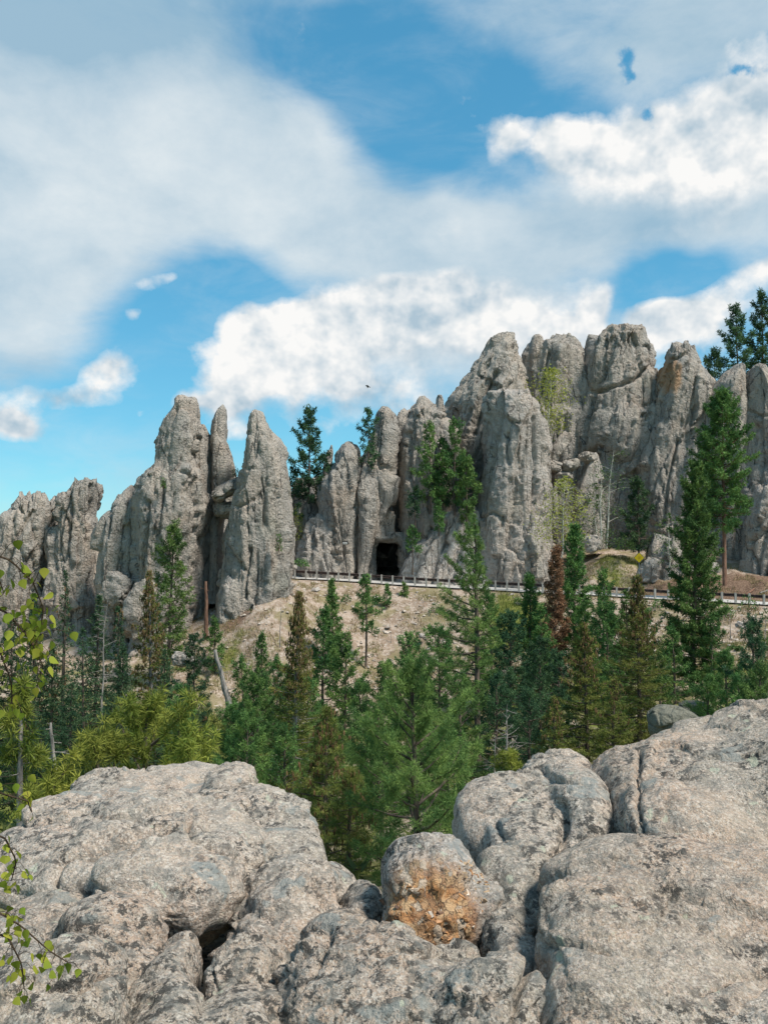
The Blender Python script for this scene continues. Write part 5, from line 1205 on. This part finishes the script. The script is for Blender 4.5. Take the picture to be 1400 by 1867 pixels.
# the dark spruce wood at the left
wood_rows = [
    (120, 1040, 82, 66, 'thin pointed spruce rising above the left wood against the slab', .6), (62, 1085, 76, 96, 'broad spruce at the left edge of the wood below the far left slab', 1), (182, 1085, 78, 84, 'green-topped spruce at the foot of the rounded shoulder spire', 1),
    (216, 1105, 74, 78, 'greyish spruce left of the thin coned spruce', .8), (20, 1120, 66, 120, 'dark spruce on the left edge behind the aspen leaves', 1), (150, 1145, 66, 96, 'grey-branched spruce in the middle of the left wood', .7),
    (95, 1175, 62, 110, 'dense dark spruce left of the grey-branched one', 1), (225, 1180, 62, 90, 'dark spruce below the thin coned spruce', 1), (300, 1185, 68, 84, 'narrow spruce right of the thin coned spruce', .9),
    (40, 1225, 52, 120, 'big dark spruce low at the left edge', 1), (130, 1245, 50, 130, 'big dark spruce behind the forked grey stump', 1.05), (205, 1262, 48, 120, 'dark spruce behind the bushy yellow-green pine', 1), (285, 1262, 50, 110, 'shaded spruce right of the bushy pine top', 1),
    (345, 1240, 56, 90, 'dull green spruce near the slanting snag', .9), (75, 1330, 36, 120, 'low dark spruce over the left end of the outcrop', 1.05), (370, 1300, 46, 100, 'low shaded spruce below the slanting snag', 1)]
for i, (px, tp, Y, w, lb, dn) in enumerate(wood_rows):
    S(lb, px, tp, Y, w, 300 + i, crown=.03, leaf='spruce', dens=dn * .95, group='dark spruces of the left wood', cones=.12 if i % 3 == 0 else None)
# standing dead wood
snag('broken reddish trunk standing at the mouth of the dark cleft', 375, 1060, 101, 80, base=1165, r=.26, branches=3, blen=1.4, bk='bark_red', broken=True, from_=.8)
snag('charred grey snag slanting in front of the bare slope', 392, 1185, 62, 81, base=1300, r=.22, lean=-.22, branches=10, blen=.9, broken=True)
snag('small bleached dead tree between the tall trunk and the coned spruces', 925, 1285, 40, 82, base=1400, r=.07, branches=26, blen=1.0, from_=.1)
snag('bleached dead sapling left of the small bleached tree', 902, 1340, 38, 83, base=1410, r=.04, branches=14, blen=.7, from_=.1)
snag('grey forked stump with a curled bare branch at the left', 92, 1318, 18, 84, base=1420, r=.045, branches=7, blen=.55, broken=True, lean=-.08)
snag('thin dead pole on the open slope right of the bare-stemmed pine', 711, 1130, 104, 85, base=1190, r=.05, branches=2, blen=.4)
snag('second thin dead pole on the open slope', 746, 1155, 102, 86, base=1195, r=.045, branches=3, blen=.5, lean=.1)
snag('spindly dead stem in front of the lone pinnacle', 512, 1090, 94, 87, base=1180, r=.06, branches=6, blen=.7)
snag('bare dead sapling on the bank at the far right', 1395, 1120, 84, 88, base=1165, r=.05, branches=8, blen=1.0)
snag('bare twiggy shrub on the bank right of the columnar pine', 1330, 1112, 88, 89, base=1165, r=.05, branches=16, blen=1.3, from_=.05, name='bare_shrub', cat='bare shrub')
snag('second bare twiggy shrub on the bank at right', 1352, 1118, 86, 90, base=1160, r=.04, branches=14, blen=1.2, from_=.05, name='bare_shrub', cat='bare shrub')
snag('grey dead spruce top in the left wood', 196, 1060, 70, 91, r=.12, branches=40, blen=1.6, from_=.45)

# low shrubs on the bank below the rail: alike, seen a few pixels high
_r = np.random.RandomState(44)
for k in range(46):
    for _ in range(50):
        x = _r.uniform(-14, 44); dy_ = _r.uniform(2.5, 26); y = rail_y(x) - dy_
        if fbm(np.array([[x / 6, y / 6, 2.0]]), 3)[0] + .02 * (x - 5) > .05: break
    z = float(ground_z(x, y)[0]); pp_ = project(np.array([[x, y, z]]))[0]
    w_ = _r.uniform(14, 42)
    o = shrub('low green shrub on the bank between the guardrail and the trees', pp_[0], pp_[1], y, w_, w_ * _r.uniform(.5, .9), 600 + k, n=int(110 + w_ * 3), size=.15, leaf=['shrubleaf', 'needle', 'needle_mid', 'spruce_olive'][_r.randint(4)])
    o['group'] = 'low shrubs on the bank below the guardrail'

# ------------------------------------------------------------------ stones and fallen wood on the slope, grass, undergrowth
rs = np.random.RandomState(5)
def scatter(n, x0, x1, y0, y1, seed, keep=None):
    r = np.random.RandomState(seed); x = r.uniform(x0, x1, n); y = r.uniform(y0, y1, n)
    if keep is not None:
        k = keep(x, y, r); x, y = x[k], y[k]
    return np.stack([x, y, ground_z(x, y)], 1), r
STONE_V = np.array([(0, 0, 1), (1, 0, .1), (.3, .95, 0), (-.8, .6, .1), (-.8, -.6, -.05), (.3, -.95, .1), (.1, .1, -.8), (.5, .4, .75), (-.5, -.2, .7)], float)
STONE_F = np.array([(0, 7, 8), (7, 1, 2), (7, 2, 3), (7, 3, 8), (8, 3, 4), (0, 8, 4), (0, 4, 5), (0, 5, 1), (0, 1, 7), (6, 2, 1), (6, 3, 2), (6, 4, 3), (6, 5, 4), (6, 1, 5)])
def below_rail(x, y, r, d0=.8): return y < rail_y(x) - d0
pts, r = scatter(4400, -20, 45, 84, 118, 11, lambda x, y, r: below_rail(x, y, r) & (r.uniform(size=len(x)) > grass_w(x, y) * 1.2 - .2))
m = len(pts)
sz = .05 + .24 * r.uniform(0, 1, (m, 1, 1)) ** 3
az = r.uniform(0, 6.28, m); ca, sa = np.cos(az)[:, None], np.sin(az)[:, None]
v = STONE_V[None] * sz * r.uniform(.6, 1.4, (m, 9, 1)) * np.array([1, 1, .65])
v = np.stack([v[..., 0] * ca - v[..., 1] * sa, v[..., 0] * sa + v[..., 1] * ca, v[..., 2]], -1) + pts[:, None]
f = (STONE_F[None] + 9 * np.arange(m)[:, None, None]).reshape(-1, 3)
stone_m = plain('pale_stone', (0.40, 0.345, 0.29), .9, 0, .3, 1.5)
tag(obj('rubble', v.reshape(-1, 3), f, stone_m, smooth=False), 'small pale stones strewn over the slope below the road', 'rubble', kind='stuff')
for k, (px, py, Y, s, lb) in enumerate([(790, 1205, 97, .55, 'pale stone on the open slope left of the tall pine'), (770, 1160, 103, .4, 'pale stone below the tunnel end of the guardrail'), (1255, 1225, 78, .5, 'pale stone at the edge of the dry grass by the columnar pine'),
                                       (430, 1130, 106, .6, 'pale block at the foot of the lone pinnacle'), (470, 1125, 107, .45, 'second pale block right of the pinnacle foot'), (560, 1120, 108, .4, 'pale block high on the bare slope'), (1350, 1140, 88, .5, 'grey stone on the twiggy bank at right'),
                                       (520, 1040, 107.5, .7, 'grey boulder against the right foot of the lone pinnacle'), (535, 1035, 120, .5, 'grey stone at the left end of the road')]):
    block(lb, px, py, Y, (s, s * .9, s * .6), (rs.uniform(-15, 15), rs.uniform(-15, 15), rs.uniform(0, 90)), 60 + k, MT['cliff_pale'], res=12, amp=.16)
_proto = [mesh_data('stone', STONE_V * np.random.RandomState(k).uniform(.6, 1.4, (9, 1)) * (1, 1, .7), STONE_F, MT['cliff_pale'], False) for k in range(6)]
_r = np.random.RandomState(45)
for k in range(64):
    x = _r.uniform(-13, 42); y = rail_y(x) - _r.uniform(1.2, 22)
    o = bpy.data.objects.new('stone', _proto[k % 6]); C.objects.link(o); s_ = .14 + .38 * _r.uniform() ** 2.5
    o.scale = (s_ * _r.uniform(.8, 1.5), s_, s_ * _r.uniform(.6, 1)); o.rotation_euler = (_r.uniform(-.3, .3), _r.uniform(-.3, .3), _r.uniform(0, 6.28)); o.location = (x, y, float(ground_z(x, y)[0]) + .25 * s_)
    tag(o, 'pale angular stone lying on the open slope below the guardrail', 'stone', 'pale stones scattered on the slope below the guardrail')
# grass blades: dry and green
pts, r = scatter(150000, -24, 46, 78, 124, 12, lambda x, y, r: (below_rail(x, y, r, .45) | ((y > rail_y(x) + 9) & (x > 18))) & (fbm(np.stack([x, y, 0 * x], 1) / 2.2, 3) + .9 * grass_w(x, y) > .22))
m = len(pts); g = grass_w(pts[:, 0], pts[:, 1])
h = r.uniform(.12, .38, (m, 1)) * (1 + .5 * g[:, None]); a = r.uniform(0, 6.28, m); sd = np.stack([np.cos(a), np.sin(a), 0 * a], 1) * .035
tip = pts + np.stack([r.normal(0, .08, m), r.normal(0, .08, m), h[:, 0]], 1)
grassm = foliage('hill_grass', (0.30, 0.235, 0.125), (0.150, 0.185, 0.040), .2, 0)
tag(obj('grass', np.stack([pts - sd, pts + sd, tip], 1).reshape(-1, 3), np.arange(3 * m).reshape(-1, 3), grassm, smooth=False, tint=np.repeat(np.clip(g * 1.4 - .2 + r.uniform(-.3, .3, m), 0, 1), 3)), 'dry and green grass on the slopes below and above the road', 'grass', kind='stuff')
# undergrowth on the valley floor
pts, r = scatter(4000, -42, 34, 9, 104, 13, lambda x, y, r: (ground_z(x, y) < -6) & (y < rail_y(x) - 9) & (r.uniform(size=len(x)) < np.clip((100 - y) / 14, .12, 1)) & ~((y > 74) & (x > 16)))
m = len(pts); hh = r.uniform(.2, .8, m)
cs = pts + np.stack([0 * hh, 0 * hh, hh * .5], 1)
v, f, t = needles(cs, np.tile([0, 0, 1.0], (m, 1)), hh * .9, .10, 9, r, .7)
tag(obj('undergrowth', v, f, foliage('undergrowth_leaves', (0.030, 0.055, 0.018), (0.105, 0.125, 0.035), .2, 0), smooth=False, tint=t), 'low green undergrowth covering the valley floor between the trees', 'undergrowth', kind='stuff')
# fallen logs
def log(label, a, b, r, bk='bark_grey'):
    a, b = np.array(a), np.array(b); mid = (a + b) / 2
    root = MB(); root.tube(np.array([a, a * .7 + b * .3 + (0, 0, r * .3), a * .3 + b * .7, b]) - mid, [r, r * .95, r * .8, r * .6], 8, .15, 3)
    o = root.build('fallen_log', MT[bk]); o.location = tuple(mid); return tag(o, label, 'log')
def on_ground(px, py, Y, r):
    q = at(px, py, Y); return (q[0], q[1], float(ground_z(q[0], q[1])[0]) + r * .8)
log('pinkish fallen log on the needle-covered bank at far right', on_ground(1360, 1062, 111, .14), on_ground(1402, 1038, 114, .14), .14, 'bark_red')
log('grey fallen log with roots on the bank at far right', on_ground(1385, 1066, 110, .12), on_ground(1425, 1050, 112, .12), .12)
log('grey log lying across the open slope', on_ground(770, 1170, 101, .1), on_ground(812, 1150, 103, .1), .1)
log('weathered log lying down the slope left of the tall pine', on_ground(735, 1225, 97, .09), on_ground(775, 1200, 99, .09), .09)

# ------------------------------------------------------------------ warning sign and tunnel plate
yel = plain('sign_yellow', (0.97, 0.60, 0.012), .4, 0, .03); blk = plain('sign_black', (0.02, 0.02, 0.02), .5, 0, .1); org = plain('sign_orange_print', (0.60, 0.22, 0.01), .5, 0, .1); galv = plain('galvanised_steel', (0.32, 0.33, 0.34), .5, .6, .15)
p = at(1165, 1017, 112)
sg = empty('warning_sign', (p[0], p[1], float(ground_z(p[0], p[1])[0])), 'yellow diamond warning sign on a post above the road', 'road sign')
hz = p[2] - sg.location.z
b = MB(); b.box((0, .06, hz / 2), (.07, .05, hz + .5)); b.build('post', galv, sg, False)
def diamond(name, s, y, mat, th=.008):
    b = MB(); c = math.sqrt(.5)
    b.box((0, y, hz), (s, th, s), [[c, 0, -c], [0, 1, 0], [c, 0, c]]); return b.build(name, mat, sg, False)
diamond('back_plate', .95, .016, galv); diamond('border', .91, .004, blk); diamond('panel', .85, -.006, yel)
b = MB()
for k, (x, z, w_, h_, rt) in enumerate([(-.06, .13, .20, .05, .5), (.08, .06, .22, .05, .4), (-.10, -.03, .16, .05, -.3), (.07, -.08, .20, .05, .4), (-.02, -.18, .14, .04, 0)]):
    c, s = math.cos(rt), math.sin(rt); b.box((x, -.014, hz + z), (w_, .006, h_), [[c, 0, -s], [0, 1, 0], [s, 0, c]])
b.build('symbol', org, sg, False)
p = at(629, 990, 120.6)
pl = empty('clearance_plate', tuple(p), 'small dark plate with pale lettering marks on the rock left of the tunnel', 'sign')
b = MB(); b.box((0, 0, 0), (.80, .05, .42)); b.build('plate', blk, pl, False)
b = MB(); wh = plain('sign_white', (0.75, 0.74, 0.70), .5, 0, .05)
for x, z, w_ in [(-.22, .02, .10), (-.08, .0, .10), (.06, .03, .10), (.2, .0, .12)]: b.box((x, -.03, z), (w_, .012, .16))
b.box((0, -.03, -.16), (.6, .012, .03)); b.build('print', wh, pl, False)

# ------------------------------------------------------------------ bird
p = at(670, 704, 75)
bird = empty('bird', tuple(p), 'dark bird gliding in front of the low white cloud', 'bird')
bd = plain('dark_plumage', (0.05, 0.055, 0.06), .8)
b = MB(); b.tube([(-.17, 0, .07), (-.10, 0, .045), (0, 0, 0), (.12, 0, -.05), (.24, 0, -.09)], [.015, .045, .06, .04, .02], 8); b.build('body', bd, bird)
for sgn in (-1, 1):
    v = []; 
    for k, (s, ch, dz) in enumerate([(.04, .14, 0), (.2, .15, .05), (.4, .11, .04), (.58, .04, -.02)]):
        v += [(-ch / 2, sgn * s, dz), (ch / 2, sgn * s, dz - .02), (ch / 2, sgn * s, dz - .035), (-ch / 2, sgn * s, dz - .03)]
    f = [[k * 4 + a, k * 4 + (a + 1) % 4, k * 4 + 4 + (a + 1) % 4, k * 4 + 4 + a] for k in range(3) for a in range(4)]
    obj('wing', v, f, bd, bird)

# ------------------------------------------------------------------ aspen boughs hanging in from the left, leaf by leaf
asp = empty('aspen_tree', (-1.75, 3.3, -3.4), 'young aspen at the left edge with fresh yellow-green leaves hanging into view', 'aspen tree')
arel = np.array(asp.location)
leafm = foliage('aspen_leaf', (0.155, 0.215, 0.022), (0.340, 0.345, 0.045), .45, .3)
def leaf_mesh(k):
    r = np.random.RandomState(900 + k)
    ys_ = [0, .10, .30, .55, .8, 1.0]; ws = [.02, .30, .44, .34, .15, 0.0]
    v = []; fold = .16 + .1 * r.uniform(); curl = r.uniform(-.15, .3)
    for y, w in zip(ys_, ws):
        z = -curl * y * y
        v += [(-w, y, z + fold * w), (0, y, z), (w, y, z + fold * w)]
    f = []
    for i in range(5):
        a = 3 * i; f += [[a, a + 1, a + 4, a + 3], [a + 1, a + 2, a + 5, a + 4]]
    return mesh_data('leaf', np.array(v), f, leafm, True, np.full(len(v), r.uniform(.1, .9)))
leaf_me = [leaf_mesh(k) for k in range(6)]
lr = random.Random(77); nleaf = 0
ab = MB()
ab.tube(np.array([(-1.75, 3.3, -3.4), (-1.72, 3.3, -2), (-1.78, 3.35, -.5), (-1.7, 3.3, 1.2), (-1.75, 3.3, 2.4)]) - arel, [.06, .055, .045, .03, .015], 8, .1)
ab.build('trunk', MT['bark_white'], asp)
tw = MB()
def bough(pix, n, spread, r0=.006, lsz=(.028, .044), Y0=3.2, dY=.25):
    global nleaf
    pts = np.array([at(x, y, Y0 + dY * k / len(pix)) for k, (x, y) in enumerate(pix)])
    dense = along(pts, .03)
    tw.tube(dense - arel, np.linspace(r0, r0 * .3, len(dense)), 5)
    for i in range(n):
        q = dense[min(len(dense) - 1, int(lr.random() ** .5 * len(dense)))]
        off = np.array([lr.gauss(0, spread), lr.gauss(0, spread), lr.gauss(-.3 * spread, spread)])
        tip = q + off
        tw.tube(np.array([q, (q + tip) / 2 + (0, 0, .012), tip]) - arel, [.0016, .0012, .0009], 3)
        o = bpy.data.objects.new('leaf', leaf_me[lr.randrange(6)]); C.objects.link(o); o.parent = asp
        s = lr.uniform(*lsz); o.scale = (s, s, s)
        o.location = tuple(tip - arel)
        o.rotation_euler = (lr.uniform(-2.4, -.7), lr.uniform(-.7, .7), lr.uniform(-1.6, 1.6))
        nleaf += 1
bough([(-180, 980), (-40, 1000), (20, 1022), (60, 1062), (80, 1110), (72, 1160)], 58, .035)
bough([(-180, 1060), (-60, 1090), (10, 1115), (50, 1160), (78, 1210), (76, 1228)], 58, .035)
bough([(-160, 1110), (-60, 1160), (0, 1190), (20, 1240), (22, 1290)], 34, .035)
bough([(-160, 1020), (-50, 1040), (0, 1060), (10, 1090)], 24, .03)
bough([(-160, 1380), (-60, 1420), (10, 1450), (50, 1460), (60, 1490)], 18, .035, lsz=(.024, .04))
bough([(-160, 1470), (-50, 1500), (10, 1530), (30, 1570), (20, 1610)], 20, .03, lsz=(.024, .04))
bough([(-200, 1620), (-80, 1650), (0, 1665), (40, 1690), (90, 1735), (128, 1758)], 38, .034, lsz=(.025, .042))
bough([(-160, 1660), (-50, 1690), (15, 1710), (40, 1760), (45, 1815)], 34, .032, lsz=(.025, .042))
tw.build('twigs', MT['twig'], asp)
# moss cushion on the left outcrop
pts2, r2 = [], np.random.RandomState(31)
c0 = at(75, 1484, 7.0)
m = 900; q = r2.normal(0, 1, (m, 3)) * np.array([.085, .07, .012]) + c0
v, f, t = needles(q, np.tile([0, 0, 1.0], (m, 1)), .035, .008, 5, r2, .6)
tag(obj('moss', v, f, MT['needle_yel'], smooth=False, tint=t), 'yellowish moss cushion growing on the left end of the outcrop', 'moss', kind='stuff')
